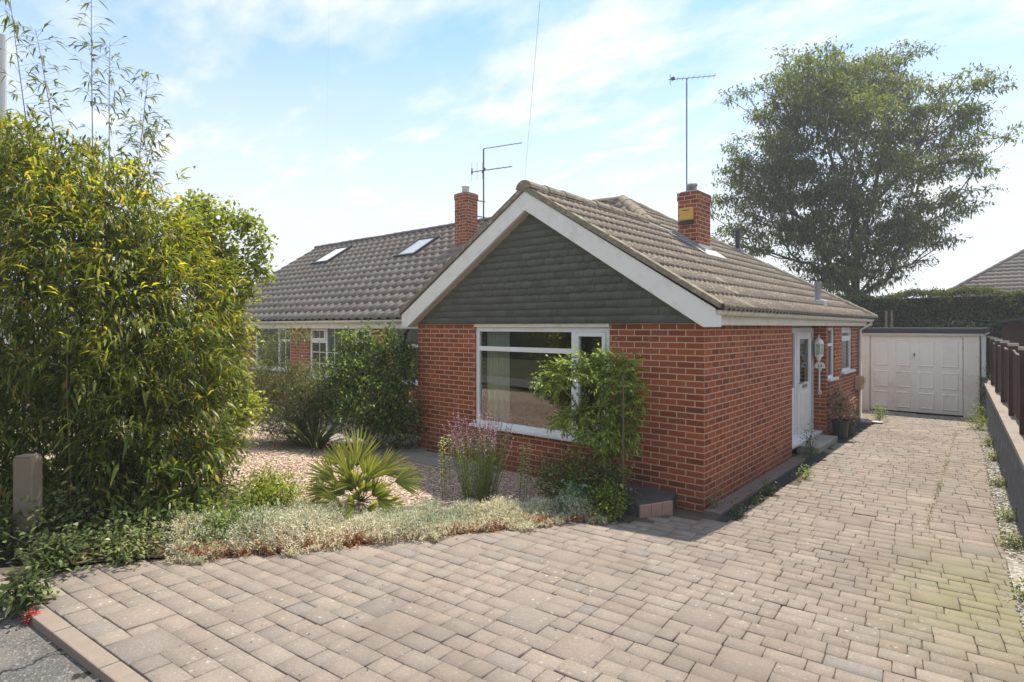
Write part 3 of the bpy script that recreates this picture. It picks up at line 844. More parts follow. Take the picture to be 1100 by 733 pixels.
# fascia, gutters
def gutter(p0, p1, out, parent, r=.058):
    """half round gutter from p0 to p1, out = outward unit vector"""
    p0, p1, out = V(p0), V(p1), V(out); mb = MB(); K = 9
    prof = [(math.cos(math.pi * (1 + k / (K - 1))), math.sin(math.pi * (1 + k / (K - 1)))) for k in range(K)]
    ri = [[c + out * (a * r) + V((0, 0, b * r)) for a, b in prof] for c in (p0, p1)]
    rj = [[c + out * (a * r * .86) + V((0, 0, b * r * .86)) for a, b in prof] for c in (p0, p1)]
    for k in range(K - 1):
        mb.face([ri[0][k], ri[0][k + 1], ri[1][k + 1], ri[1][k]]); mb.face([rj[0][k], rj[1][k], rj[1][k + 1], rj[0][k + 1]])
    for e in (0, K - 1): mb.face([ri[0][e], ri[1][e], rj[1][e], rj[0][e]])
    for e in (0, 1): mb.face([V(q) for q in ri[e]])
    o = mb.build('gutter', M['gutter'], parent)
    n = int((p1 - p0).length / .9); m2 = MB()
    for i in range(n + 1):
        c = p0.lerp(p1, (i + .3) / (n + .6)); d = (p1 - p0).normalized() * .022
        m = MB()
        for k in range(K - 1):
            q = [out * (a * (r + .006)) + V((0, 0, b * (r + .006))) for a, b in (prof[k], prof[k + 1])]
            m.face([c - d + q[0], c - d + q[1], c + d + q[1], c + d + q[0]])
        m.build('gutter_bracket', M['white'], o)
    return o
MB().box(.10, .125, -.148, YE + .28, 2.155, 2.33).build('fascia', M['gutter'], house, bevel=.003)
MB().box(.001, .10, .0, YE + .28, 2.155, 2.175).build('soffit', M['soffit'], house)
gutter((.185, -.14, 2.325), (.185, YE + .5, 2.305), (1, 0, 0), house)
MB().box(XPARTY, -5.1, YF + .05, YF + .075, 2.10, 2.28).build('fascia', M['gutter'], house)
MB().box(XPARTY, -5.1, YF + .075, 1.1, 2.10, 2.12).build('soffit', M['soffit'], house)
gutter((XPARTY, YF - .01, 2.275), (-5.2, YF - .01, 2.285), (0, -1, 0), house)
MB().box(-16.7, XPARTY - .003, YF + .05, YF + .075, 2.10, 2.28).build('fascia', M['gutter'], nb)
MB().box(-16.7, XPARTY - .003, YF + .075, 1.1, 2.10, 2.12).build('soffit', M['soffit'], nb)
gutter((-16.7, YF - .01, 2.265), (XPARTY - .003, YF - .01, 2.275), (0, -1, 0), nb)
# downpipes
MB().tube([(.185, YE + .42, 2.27), (.185, YE + .42, 2.19), (.05, YE - .12, 2.06), (.05, YE - .12, .05), (.10, YE - .16, .0)], .036, 10).build('downpipe', M['gutter'], house, smooth=True)
MB().tube([(-7.0, YF - .01, 2.24), (-7.0, YF - .01, 2.16), (-6.95, 1.04, 2.0), (-6.95, 1.04, .05)], .034, 10).build('downpipe', M['gutter'], house, smooth=True)

# ---- windows
def frame_rect(mb, ax, c0, c1, u0, u1, z0, z1, t):
    def b(a, b_, c, d):
        if ax == 'y': mb.box(a, b_, c0, c1, c, d)
        else: mb.box(c0, c1, a, b_, c, d)
    b(u0, u0 + t, z0, z1); b(u1 - t, u1, z0, z1); b(u0 + t, u1 - t, z0, z0 + t); b(u0 + t, u1 - t, z1 - t, z1)
def window(parent, ax, face, sgn, u0, u1, z0, z1, t, mull=(), trans=(), casements=(), glass='glass', sill=True, bars=()):
    """face = wall plane, sgn = direction pointing out of the wall"""
    w = MB(); a, b = sorted((face - sgn * .03, face - sgn * .10))
    frame_rect(w, ax, a, b, u0, u1, z0, z1, t)
    for (u, za, zb) in mull:
        (w.box(u - t / 2, u + t / 2, a, b, za, zb) if ax == 'y' else w.box(a, b, u - t / 2, u + t / 2, za, zb))
    for (z, ua, ub) in trans:
        (w.box(ua, ub, a, b, z - t / 2, z + t / 2) if ax == 'y' else w.box(a, b, ua, ub, z - t / 2, z + t / 2))
    wo = w.build('window', M['white'], parent, bevel=.005)
    if casements:
        a2, b2 = sorted((face - sgn * .015, face - sgn * .085))
        for (ua, ub, za, zb) in casements:
            c = MB(); frame_rect(c, ax, a2, b2, ua, ub, za, zb, .052); c.build('casement', M['white'], wo, bevel=.004)
    if bars:
        c = MB(); a2, b2 = sorted((face - sgn * .05, face - sgn * .066))
        for (ua, ub, za, zb) in bars: (c.box(ua, ub, a2, b2, za, zb) if ax == 'y' else c.box(a2, b2, ua, ub, za, zb))
        c.build('glazing_bars', M['white'], wo)
    g0 = face - sgn * .058
    p = MB()
    if ax == 'y': p.face([(u0 + t * .5, g0, z0 + t * .5), (u1 - t * .5, g0, z0 + t * .5), (u1 - t * .5, g0, z1 - t * .5), (u0 + t * .5, g0, z1 - t * .5)])
    else: p.face([(g0, u0 + t * .5, z0 + t * .5), (g0, u1 - t * .5, z0 + t * .5), (g0, u1 - t * .5, z1 - t * .5), (g0, u0 + t * .5, z1 - t * .5)])
    p.build('pane', M[glass], wo)
    if sill:
        s = MB(); a3, b3 = sorted((face + sgn * .065, face - sgn * .03))
        if ax == 'y': s.box(u0 - .06, u1 + .06, a3, b3, z0 - .035, z0 + .012)
        else: s.box(a3, b3, u0 - .05, u1 + .05, z0 - .035, z0 + .012)
        s.build('sill', M['white'], wo, bevel=.006)
    return wo
T = .07
window(house, 'y', 0, -1, WX0, WX1, WZ0 + .02, WZ1 - .05, T, mull=[(-1.845, WZ0 + .09, WZ1 - .12)], trans=[(1.80, WX0 + T, -1.88)], casements=[(-1.805, WX1 - .075, WZ0 + .095, WZ1 - .125)])
MB().box(WX0, WX1, -.012, .09, WZ1 - .05, WZ1 - .002).build('head_board', M['gutter'], house)
# curtain: its own thing, hangs inside
cur = []
for k in range(61): cur.append((WX0 + .06 + .48 * k / 60, .22 + .022 * math.sin(k * 1.15) + .01 * math.sin(k * .37)))
mb = MB()
for a, b in zip(cur[:-1], cur[1:]): mb.face([(a[0], a[1], .35), (b[0], b[1], .35), (b[0], b[1], 2.15), (a[0], a[1], 2.15)])
tag(mb.build('curtain', M['curtain'], None, smooth=False), 'pale curtain gathered at the left inside the large picture window', 'curtain')
# side windows
window(house, 'x', 0, 1, 5.98, 6.58, 1.12, 2.12, .055, trans=[(1.78, 6.03, 6.53)], glass='glass_dark')
window(house, 'x', 0, 1, 7.2, 8.25, 1.18, 2.12, .06, trans=[(1.86, 7.26, 8.19)], mull=[], casements=[(7.26, 8.19, 1.89, 2.06)], glass='glass_dark')
window(house, 'y', 1.1, -1, -7.14, -6.3, 1.0, 2.16, .06, mull=[], trans=[(1.75, -7.08, -6.36)], glass='glass_dark')
bars = []
for (a, b) in ((-10.37, -9.75), (-9.7, -8.55), (-8.5, -7.94)):
    n = 2 if b - a < .9 else 4
    for k in range(1, n): u = a + (b - a) * k / n; bars.append((u - .009, u + .009, .97, 2.1))
for z in (1.25, 1.52): bars.append((-10.37, -7.94, z - .009, z + .009))
window(nb, 'y', 1.1, -1, -10.44, -7.87, .9, 2.16, .065, mull=[(-9.72, .96, 2.1), (-8.52, .96, 2.1)], trans=[(1.78, -10.37, -9.75), (1.78, -8.49, -7.94)],
       casements=[(-10.37, -9.755, 1.81, 2.09), (-8.485, -7.94, 1.81, 2.09)], bars=bars, glass='glass_dark')
window(nb, 'y', 1.1, -1, -13.3, -11.35, 1.0, 2.16, .065, mull=[(-12.0, 1.06, 2.1)], trans=[(1.78, -11.97, -11.4)], bars=[(-11.7, -11.68, 1.06, 2.1)], glass='glass_dark')

# ---- front door in its recess (plane x = -.2)
dr = MB(); XD = -.22
frame_rect(dr, 'x', XD - .07, XD, DY0 + .02, DY1 - .01, .12, 2.12, .09)
dr.box(XD - .07, XD, 4.58, 4.66, .2, 2.05)
dr.box(XD - .055, XD - .015, 3.64, 4.58, .21, 1.05)                     # panel under the side light
dfr = dr.build('door_frame', M['white'], house, bevel=.006)
MB().face([(XD - .04, 3.64, 1.05), (XD - .04, 4.58, 1.05), (XD - .04, 4.58, 2.03), (XD - .04, 3.64, 2.03)]).build('side_light', M['glass_dark'], dfr)
d = MB(); d.box(XD - .05, XD + .012, 4.68, 5.60, .2, .98)
frame_rect(d, 'x', XD - .05, XD + .012, 4.68, 5.60, .98, 2.04, .13)
d.box(XD + .012, XD + .022, 4.84, 5.10, .32, .95); d.box(XD + .012, XD + .022, 5.18, 5.44, .32, .95)
door = d.build('door', M['white'], house, bevel=.006)
MB().face([(XD - .01, 4.80, 1.10), (XD - .01, 5.48, 1.10), (XD - .01, 5.48, 1.92), (XD - .01, 4.80, 1.92)]).build('pane', M['glass_dark'], door)
MB().box(XD + .012, XD + .03, 4.98, 5.26, 1.02, 1.08).build('letterbox', M['steel'], door)
MB().tube([(XD + .012, 4.745, 1.12), (XD + .06, 4.745, 1.12), (XD + .06, 4.87, 1.12)], .011, 8).build('handle', M['steel'], door)
MB().box(XD - .05, XD + .16, DY0 + .01, DY1 - .01, .10, .14).build('threshold', M['white'], house, bevel=.006)
MB().box(-.30, XD + .0, DY0, DY1, -.05, .10).build('threshold_brick', M['brick'], house)
# step slab outside the door
tag(MB().box(-.12, .24, 4.25, 5.65, -.04, .10).build('door_step', M['concrete'], None, bevel=.015), 'pale concrete slab step in front of the white front door', 'step')
# grab rail on the pier
gr = thing('grab_rail', 'short white vertical grab rail on the brick pier beside the front door', 'handrail', (-.1, DY1 - .03, .9))
MB().tube([(-.11, DY1 - .004, 1.32), (-.11, DY1 - .06, 1.30), (-.11, DY1 - .06, .90), (-.11, DY1 - .004, .88)], .016, 10).build('rail', M['white'], gr, smooth=True)
MB().box(-.14, -.08, DY1 - .008, DY1 - .001, 1.29, 1.36).build('mounting_plate', M['white'], gr); MB().box(-.14, -.08, DY1 - .008, DY1 - .001, .84, .91).build('mounting_plate', M['white'], gr)
# lantern
lc = (-.11, DY1 - .11, 1.55)
ln = thing('wall_lantern', 'white carriage lantern with domed top fixed to the brick pier above the number plaque', 'lantern', lc)
MB().lathe([(.055, 0.13), (.088, .135), (.092, .15), (.075, .20), (.045, .235), (.014, .25), (.011, .29), (.016, .30), (.004, .315)], (lc[0], lc[1], lc[2] + .12), 14).build('lantern_cap', M['white'], ln, smooth=True)
MB().lathe([(.070, .055), (.072, .26)], (lc[0], lc[1], lc[2]), 14).build('lantern_glass', M['frost'], ln, smooth=True)
m_ = MB()
for k in range(6):
    a = k * math.pi / 3; m_.tube([(lc[0] + .074 * math.cos(a), lc[1] + .074 * math.sin(a), lc[2] + .04), (lc[0] + .086 * math.cos(a), lc[1] + .086 * math.sin(a), lc[2] + .265)], .008, 6)
m_.build('lantern_bars', M['white'], ln)
MB().lathe([(.008, -.09), (.016, -.075), (.030, -.05), (.05, 0.), (.078, .035), (.080, .055)], lc, 14).build('lantern_base', M['white'], ln, smooth=True)
MB().box(lc[0] - .015, lc[0] + .015, lc[1] + .04, DY1 - .001, 1.60, 1.63).build('bracket', M['white'], ln)
# number plaque
pq = thing('number_plaque', 'small cream arched house number plaque below the white lantern', 'sign', (-.11, DY1 - .01, 1.30))
pts = [(-.20, 1.335), (-.02, 1.335), (-.02, 1.40)] + [(-.11 + .075 * math.cos(a), 1.415 + .045 * math.sin(a)) for a in [math.pi * k / 8 for k in range(9)]] + [(-.20, 1.40)]
MB().prism(pts, 'y', DY1 - .018, DY1 - .001).build('plate', M['garage'], pq)
def text_obj(s, name, size, loc, rot, mat, parent):
    cu = bpy.data.curves.new(name, 'FONT'); cu.body = s; cu.size = size; cu.extrude = .0015; cu.align_x = 'CENTER'
    tmp = bpy.data.objects.new(name, cu); COL.objects.link(tmp)
    dg = bpy.context.evaluated_depsgraph_get(); me = bpy.data.meshes.new_from_object(tmp.evaluated_get(dg))
    bpy.data.objects.remove(tmp); me.transform(Matrix.Translation(V(loc)) @ rot.to_matrix().to_4x4())
    me.materials.clear(); me.materials.append(mat); o = bpy.data.objects.new(name, me); COL.objects.link(o)
    attach(o, parent); return o
from mathutils import Euler
text_obj('14', 'number', .085, (-.11, DY1 - .0205, 1.355), Euler((math.pi / 2, 0, 0)), M['digit'], pq)

# ---- chimneys
def chimney(parent, x0, x1, y0, y1, z0, z1, pot=(0, 0), cap=True):
    mb = MB(); mb.box(x0, x1, y0, y1, z0, z1 - .15); mb.box(x0 - .012, x1 + .012, y0 - .012, y1 + .012, z1 - .15, z1)
    c = mb.build('chimney', M['brick'], parent)
    MB().box(x0 + .03, x1 - .03, y0 + .03, y1 - .03, z1, z1 + .03).build('flaunching', M['lead'], c, bevel=.012)
    return c
# right-hand chimney stands through the side slope
cx0, cx1, cy0, cy1 = -1.93, -1.55, 3.50, 4.06
c1 = chimney(house, cx0, cx1, cy0, cy1, 3.0, 4.57)
MB().lathe([(.085, .0), (.085, .12), (.10, .125), (.10, .16), (.085, .165), (.02, .17)], (-1.76, 3.72, 4.59), 14).build('pot', M['steel'], c1, smooth=True)
# sloping lead flashing round the chimney
mb = MB()
def rz(x): return ZR + PT * (XR - x)
for (xa, xb, ya, yb) in ((cx0, cx1 + .14, cy0 - .03, cy0 - .004),):
    p = [(xa - .1, rz(xa - .1) + .03), (xb, rz(xb) + .03), (xb, rz(xb) + .12), (xa - .1, rz(xa - .1) + .16)]
    mb.prism(p, 'y', ya, yb)
mb.prism([(cx0 - .2, rz(cx0 - .2) + .07), (cx1 + .2, rz(cx1 + .2) + .07), (cx1 + .2, rz(cx1 + .2) + .055), (cx0 - .2, rz(cx0 - .2) + .055)], 'y', cy0 - .16, cy0 - .02)
mb.build('flashing', M['lead'], c1)
mb = MB(); mb.box(cx1 + .004, cx1 + .02, cy0 - .02, cy1 + .02, rz(cx1) - .05, rz(cx1) + .14)
mb.prism([(cx1 + .01, rz(cx1) + .075), (cx1 + .22, rz(cx1 + .22) + .065), (cx1 + .22, rz(cx1 + .22) + .05), (cx1 + .01, rz(cx1) + .05)], 'y', cy0 - .16, cy1 + .25)
mb.build('flashing', M['mortarwhite'], c1)
MB().tube([(-2.55, 3.02, ZA + .03), (-2.05, 3.42, rz(-2.05) + .075)], .028, 6).build('mortar_fillet', M['mortarwhite'], c1)
# yellow alarm box on the chimney
ab = thing('alarm_box', 'yellow burglar alarm box with dark lower edge on the right-hand chimney', 'alarm box', (-1.76, 3.48, 4.1))
MB().box(-1.885, -1.625, 3.44, 3.499, 4.055, 4.285).build('case', M['yellow'], ab, bevel=.012)
MB().box(-1.865, -1.645, 3.445, 3.499, 3.985, 4.053).build('strobe', M['black'], ab)
MB().box(-1.82, -1.69, 3.4375, 3.4395, 4.225, 4.24).build('lettering_bar', M['digit'], ab)
# left-hand chimney
def fz(y): return ZM - PT * (YM - y)
c2 = chimney(nb, -8.05, -7.63, 3.75, 4.15, 3.8, 5.50)
MB().lathe([(.10, 0), (.09, .16), (.105, .165), (.105, .19), (.02, .195)], (-7.86, 3.95, 5.52), 12).build('pot', M['garage'], c2, smooth=True)
MB().prism([(3.55, fz(3.55) + .06), (4.3, fz(4.3) + .06), (4.3, fz(4.3) + .14), (3.55, fz(3.55) + .075)], 'x', -7.626, -7.61).build('flashing', M['lead'], c2)
# vent pipe and flue on the side slope
def pipe(name, x, y, r, h, mat, col, parent=house):
    z = rz(x); o = MB().lathe([(r, -.1), (r, h), (r * 1.25, h + .002), (r * 1.25, h + .04), (r * .9, h + .042)], (x, y, z), 12).build(name, mat, parent, smooth=False)
    MB().box(x - r - .08, x + r + .08, y - r - .08, y + r + .08, z - .05, z + .06 + r * PT * .5).build('flashing', col, o, bevel=.02)
    return o
pipe('vent_pipe', -2.12, 7.1, .055, .50, M['black'], M['lead'])
o = pipe('flue_pipe', -.12, 5.75, .055, .38, M['lead'], M['mortarwhite'])

# ---- skylights
def skylight(x0, x1, y0, y1, glassmat, label):
    def P(x, y, h): return V((x, y, fz(y))) + V((0, -PT * IC, IC)) * h
    s_ = thing('skylight', None, None); bpy.data.objects.remove(s_)
    mb = MB()
    t_ = .06; H0, H1 = .0, .10
    def bx(xa, xb, ya, yb, h0, h1, m):
        c = [P(xa, ya, h0), P(xb, ya, h0), P(xb, yb, h0), P(xa, yb, h0), P(xa, ya, h1), P(xb, ya, h1), P(xb, yb, h1), P(xa, yb, h1)]
        for f in ((3, 2, 1, 0), (4, 5, 6, 7), (0, 1, 5, 4), (2, 3, 7, 6), (3, 0, 4, 7), (1, 2, 6, 5)): m.face([c[i] for i in f])
    bx(x0, x0 + t_, y0, y1, H0, H1, mb); bx(x1 - t_, x1, y0, y1, H0, H1, mb); bx(x0 + t_, x1 - t_, y0, y0 + t_, H0, H1, mb); bx(x0 + t_, x1 - t_, y1 - t_, y1, H0, H1, mb)
    f = mb.build('skylight', M['felt'], nb)
    f['label'] = label
    m2 = MB(); bx(x0 + t_, x1 - t_, y0 + t_, y1 - t_, .05, .075, m2); m2.build('pane', glassmat, f)
skylight(-14.75, -13.85, 3.72, 4.68, M['skylight_blind'], 'far left skylight with white blind')
skylight(-10.15, -9.3, 3.48, 4.42, M['skylight_glass'], 'skylight nearer the brick chimney')

# ---- aerials
def rod(mb, a, b, r=.008): mb.tube([a, b], r, 6)
a1 = thing('tv_aerial', 'tall thin mast with single television aerial above the right-hand chimney', 'aerial', (-1.86, 3.9, 4.6))
MB().tube([(-1.93, 3.88, 4.2), (-1.93, 3.88, 6.70)], .013, 8).build('mast', M['aerial'], a1)
mb = MB(); c = V((-1.93, 3.88, 6.80)); dr_ = V((.82, .50, .02)).normalized()
rod(mb, c - dr_ * .33, c + dr_ * .52, .007)
for k in range(9):
    p = c + dr_ * (-.26 + k * .095); q = V((-.52, .82, 0)) * .10; rod(mb, p - q, p + q, .004)
rod(mb, c - dr_ * .3 + V((0, 0, .1)), c - dr_ * .3 - V((0, 0, .1)), .005); mb.box(c.x - .24, c.x - .18, c.y - .16, c.y - .11, c.z - .02, c.z + .03)
rod(mb, V((-1.93, 3.88, 6.69)), c, .01)
mb.build('antenna', M['aerial'], a1)
a2 = thing('tv_aerial', 'television aerial with two arrays on a mast behind the left-hand chimney', 'aerial', (-7.6, 4.3, 4.6))
AX, AY = -7.62, 4.36
MB().tube([(AX, AY, 4.3), (AX, AY, 6.72)], .02, 8).build('mast', M['aerial'], a2)
mb = MB(); dr_ = V((.93, .36, .04)).normalized()
c = V((AX, AY, 6.72)); rod(mb, c - dr_ * .02, c + dr_ * 1.05, .009)
for k in range(8):
    p = c + dr_ * (.15 + k * .12); q = V((-.3, .9, 0)) * .08; rod(mb, p - q, p + q, .004)
c = V((AX, AY, 6.16)); rod(mb, c - dr_ * .35, c + dr_ * .78, .012)
for k in range(8):
    p = c + dr_ * (-.33 + k * .15); q = V((0, 0, .5 - .03 * k)) * .5; 
    if k < 3: rod(mb, p - q, p + q, .004)
    q = V((-.3, .9, 0)) * .1; rod(mb, p - q, p + q, .004)
rod(mb, (AX - .3, AY - .12, 6.08), (AX - .3, AY - .12, 6.24), .02); rod(mb, (AX - .04, AY, 6.10), (AX + .05, AY, 6.22), .03)
mb.build('antenna', M['aerial'], a2)
for z in (4.95, 5.35): mb = MB(); rod(mb, (-7.64, 4.14, z), (AX + .04, AY + .02, z), .015); mb.build('bracket', M['aerial'], a2)
def sagline(a, b, sag, n=24):
    a, b = V(a), V(b); return [a.lerp(b, i / n) - V((0, 0, 4 * sag * (i / n) * (1 - i / n))) for i in range(n + 1)]
tag(MB().tube(sagline((XA, -.18, ZA + .12), tuple(CAM + FW * 1.2 + RX * (.16) + V((0, 0, 1.9))), .02), .0014, 5).build('telephone_cable', M['pole']), 'thin grey cable rising from the gable apex into the sky', 'cable')
tag(MB().tube(sagline((-16.2, 5.1, 5.1), tuple(CAM + FW * 4 - RX * (.62 * 2) + V((0, 0, 3.6))), .02), .0006, 5).build('telephone_cable', M['pole']), 'faint thin cable above the far left end of the neighbouring roof', 'cable')

# ---- box on the downpipe, bits by the side wall
tb = thing('hose_box', 'small tan box fixed to the white downpipe at the rear corner of the side wall', 'box', (.1, YE - .3, .8))
MB().box(.004, .15, YE - .46, YE - .20, .72, 1.02).build('body', M['tanbox'], tb, bevel=.015)
MB().box(.151, .19, YE - .42, YE - .24, .86, .98).build('lid', M['tanbox'], tb, bevel=.01)

# ------------------------------------------------------------------ garage
ga = thing('garage', 'white prefabricated single garage with panelled up-and-over door and flat dark roof', 'garage', (.9, 11, 0))
GY = 11.0; GX0, GX1 = -.40, 2.13
mb = MB()
mb.box(GX0, -.10, GY, GY + .1, -.05, 1.93); mb.box(1.83, GX1, GY, GY + .1, -.05, 1.93); mb.box(-.10, 1.83, GY, GY + .1, 1.90, 1.93)
for x in np.arange(GX0 + .03, -.12, .055): mb.box(x, x + .022, GY - .008, GY, -.03, 1.92)
for x in np.arange(1.86, GX1 - .02, .055): mb.box(x, x + .022, GY - .008, GY, -.03, 1.92)
mb.box(GX0, GX0 + .1, GY + .1, GY + 5, -.05, 1.93); mb.box(GX1 - .1, GX1, GY + .1, GY + 5, -.05, 1.93); mb.box(GX0, GX1, GY + 5, GY + 5.1, -.05, 1.93)
mb.build('wall', M['garage'], ga)
MB().box(GX0 - .08, GX1 + .10, GY - .10, GY + 5.2, 1.975, 2.105).build('roof', M['felt'], ga, bevel=.008)
MB().box(GX0 - .05, GX1 + .08, GY - .07, GY + 5.1, 1.932, 1.974).build('trim', M['white'], ga)
# panelled door
d = MB(); d.box(-.085, 1.815, GY + .03, GY + .06, .01, 1.895)
gd = d.build('door', M['garage'], ga)
mb = MB(); DX0, DX1 = -.085, 1.815; cw = (DX1 - DX0) / 4
hs = [(.10, .52), (.63, 1.08), (1.19, 1.80)]
hs = [(.09, .50), (.60, 1.02), (1.12, 1.84)]
for (za, zb) in hs:
    for k in range(4):
        xa = DX0 + cw * k + .075; xb = DX0 + cw * (k + 1) - .075
        y0 = GY + .03; 
        if zb > 1.5: za2, zb2 = 1.14, 1.82
        else: za2, zb2 = za, zb
        # recessed border then a raised field
        o4 = [(xa, za2), (xb, za2), (xb, zb2), (xa, zb2)]; ii = .022
        i4 = [(xa + ii, za2 + ii), (xb - ii, za2 + ii), (xb - ii, zb2 - ii), (xa + ii, zb2 - ii)]; i5 = [(xa + ii * 2.2, za2 + ii * 2.2), (xb - ii * 2.2, za2 + ii * 2.2), (xb - ii * 2.2, zb2 - ii * 2.2), (xa + ii * 2.2, zb2 - ii * 2.2)]
        for q in range(4):
            r_ = (q + 1) % 4
            mb.face([(o4[q][0], y0 - .001, o4[q][1]), (o4[r_][0], y0 - .001, o4[r_][1]), (i4[r_][0], y0 - .016, i4[r_][1]), (i4[q][0], y0 - .016, i4[q][1])])
            mb.face([(i4[q][0], y0 - .016, i4[q][1]), (i4[r_][0], y0 - .016, i4[r_][1]), (i5[r_][0], y0 - .006, i5[r_][1]), (i5[q][0], y0 - .006, i5[q][1])])
        mb.face([(p[0], y0 - .006, p[1]) for p in i5])
mb.build('door_panels', M['garage'], gd)
MB().tube([(.86, GY + .03, 1.46), (.86, GY - .01, 1.46), (.86, GY - .02, 1.40)], .016, 8).build('handle', M['black'], gd)
tag(MB().box(-.62, GX0 - .10, GY + .1, GY + .14, 0, 1.78).build('side_gate', M['darkgap'], None), 'dark narrow timber gate between the bungalow and the white garage', 'gate')

# ------------------------------------------------------------------ retaining wall and fence on the right
def strip_prism(name, y0, y1, xf, w0, w1, z0, z1, mat, parent=None, bevel=0, n=14):
    mb = MB(); ys = np.linspace(y0, y1, n + 1)
    for a, b in zip(ys[:-1], ys[1:]):
        p = [(xf(a) + w0, a), (xf(a) + w1, a), (xf(b) + w1, b), (xf(b) + w0, b)]
        za, zb = z0(a), z0(b); ta, tb_ = z1(a), z1(b)
        c = [(p[0][0], p[0][1], za), (p[1][0], p[1][1], za), (p[2][0], p[2][1], zb), (p[3][0], p[3][1], zb), (p[0][0], p[0][1], ta), (p[1][0], p[1][1], ta), (p[2][0], p[2][1], tb_), (p[3][0], p[3][1], tb_)]
        for f in ((4, 5, 6, 7), (3, 0, 4, 7), (1, 2, 6, 5)): mb.face([c[i] for i in f])
        if a == ys[0]: mb.face([c[i] for i in (0, 1, 5, 4)])
        if b == ys[-1]: mb.face([c[i] for i in (2, 3, 7, 6)])
    return mb.build(name, mat, parent)
rw = thing('retaining_wall', 'low grey rendered wall with pinkish coping along the right edge of the drive', 'wall', (2.7, 4, 0))
gb = lambda y: -.1 + (.065 * -y if y < 0 else 0)
topz = lambda y: .86
strip_prism('wall', -4.5, 12.5, wall_x, 0, .22, gb, lambda y: .80, M['retain'], rw)
strip_prism('coping', -4.5, 12.5, wall_x, -.03, .26, lambda y: .802, lambda y: .86, M['coping'], rw)
strip_prism('white_gravel_strip', -5.0, 10.7, wall_x, -.16, 0, lambda y: gz(0, y) - .02, lambda y: gz(0, y) + .006, M['whitegravel'])['kind'] = 'structure'
bpy.data.objects['white_gravel_strip'].name = 'gravel_strip'
# raised neighbour ground behind the wall
strip_prism('neighbour_ground', -4.5, 14, wall_x, .22, 9, lambda y: .2, lambda y: .70, M['soil'])['kind'] = 'structure'
fn = thing('garden_fence', 'dark brown timber fence standing on the low wall to the right of the drive', 'fence', (2.9, 4, .8))
fx = lambda y: wall_x(y) + .12
y = -2.9; k = 0
posts = MB(); caps = MB()
dirw = math.atan2(wall_x(10) - wall_x(0), 10)
def rotm(x, y, a): return Matrix.Translation((x, y, 0)) @ Matrix.Rotation(a, 4, 'Z')
while y < 12.3:
    m4 = rotm(fx(y), y, -dirw)
    MB().box(-.05, .05, -.05, .05, .82, 1.86, M4=m4).build('post', M['fence'], fn)
    MB().box(-.06, .06, -.06, .06, 1.861, 1.90, M4=m4).build('post_cap', M['fence_lit'], fn)
    y += 1.85
for (za, zb) in ((.98, 1.06), (1.62, 1.70)):
    mb = MB()
    a, b = -2.9, 12.3; n = 20
    for i in range(n):
        ya = a + (b - a) * i / n; yb = a + (b - a) * (i + 1) / n
        p = [(fx(ya) + .01, ya), (fx(ya) + .045, ya), (fx(yb) + .045, yb), (fx(yb) + .01, yb)]
        mb.prism(p, 'z', za, zb)
    mb.build('rail', M['fence'], fn)
mb = MB(); tops = MB(); y = -2.84
while y < 12.2:
    m4 = rotm(fx(y), y, -dirw); w_ = .115; h = 1.78 + .015 * math.sin(y * 3) + random.gauss(0, .006); tl = random.gauss(0, .01)
    mb.box(-.012 + tl * .3, .008 + tl * .3, 0, w_, .93 + random.gauss(0, .01), h, M4=m4)
    tops.box(-.013 + tl * .3, .009 + tl * .3, 0, w_, h + .001, h + .014, M4=m4)  # pale strip along each board top, painted sunlight
    y += .155
mb.build('boards', M['fence'], fn); tops.build('board_tops', M['fence_lit'], fn)
# slatted arris and gravel boards at the foot, sunlight put into their pale colour
MB().box(0, .03, 0, 15.2, .865, .93, M4=rotm(fx(-2.9) + .01, -2.9, -dirw)).build('gravel_board', M['fence_lit'], fn)

# shed behind the fence
sh = thing('garden_shed', 'dark brown timber shed with low roof behind the fence at the right', 'shed', (4.2, 10, .7))
MB().box(2.55, 5.4, 9.8, 11.8, .7, 2.22).build('wall', M['fence'], sh)
mb = MB()
for k in range(11): mb.box(2.535, 2.549, 9.8, 11.8, .72 + k * .127, .83 + k * .127); mb.box(2.55, 5.4, 9.785, 9.799, .72 + k * .127, .83 + k * .127)
mb.build('cladding', M['fence'], sh)
MB().prism([(2.47, 2.21), (5.55, 2.70), (5.55, 2.76), (2.47, 2.27)], 'y', 9.6, 12.0).build('roof', M['felt'], sh)

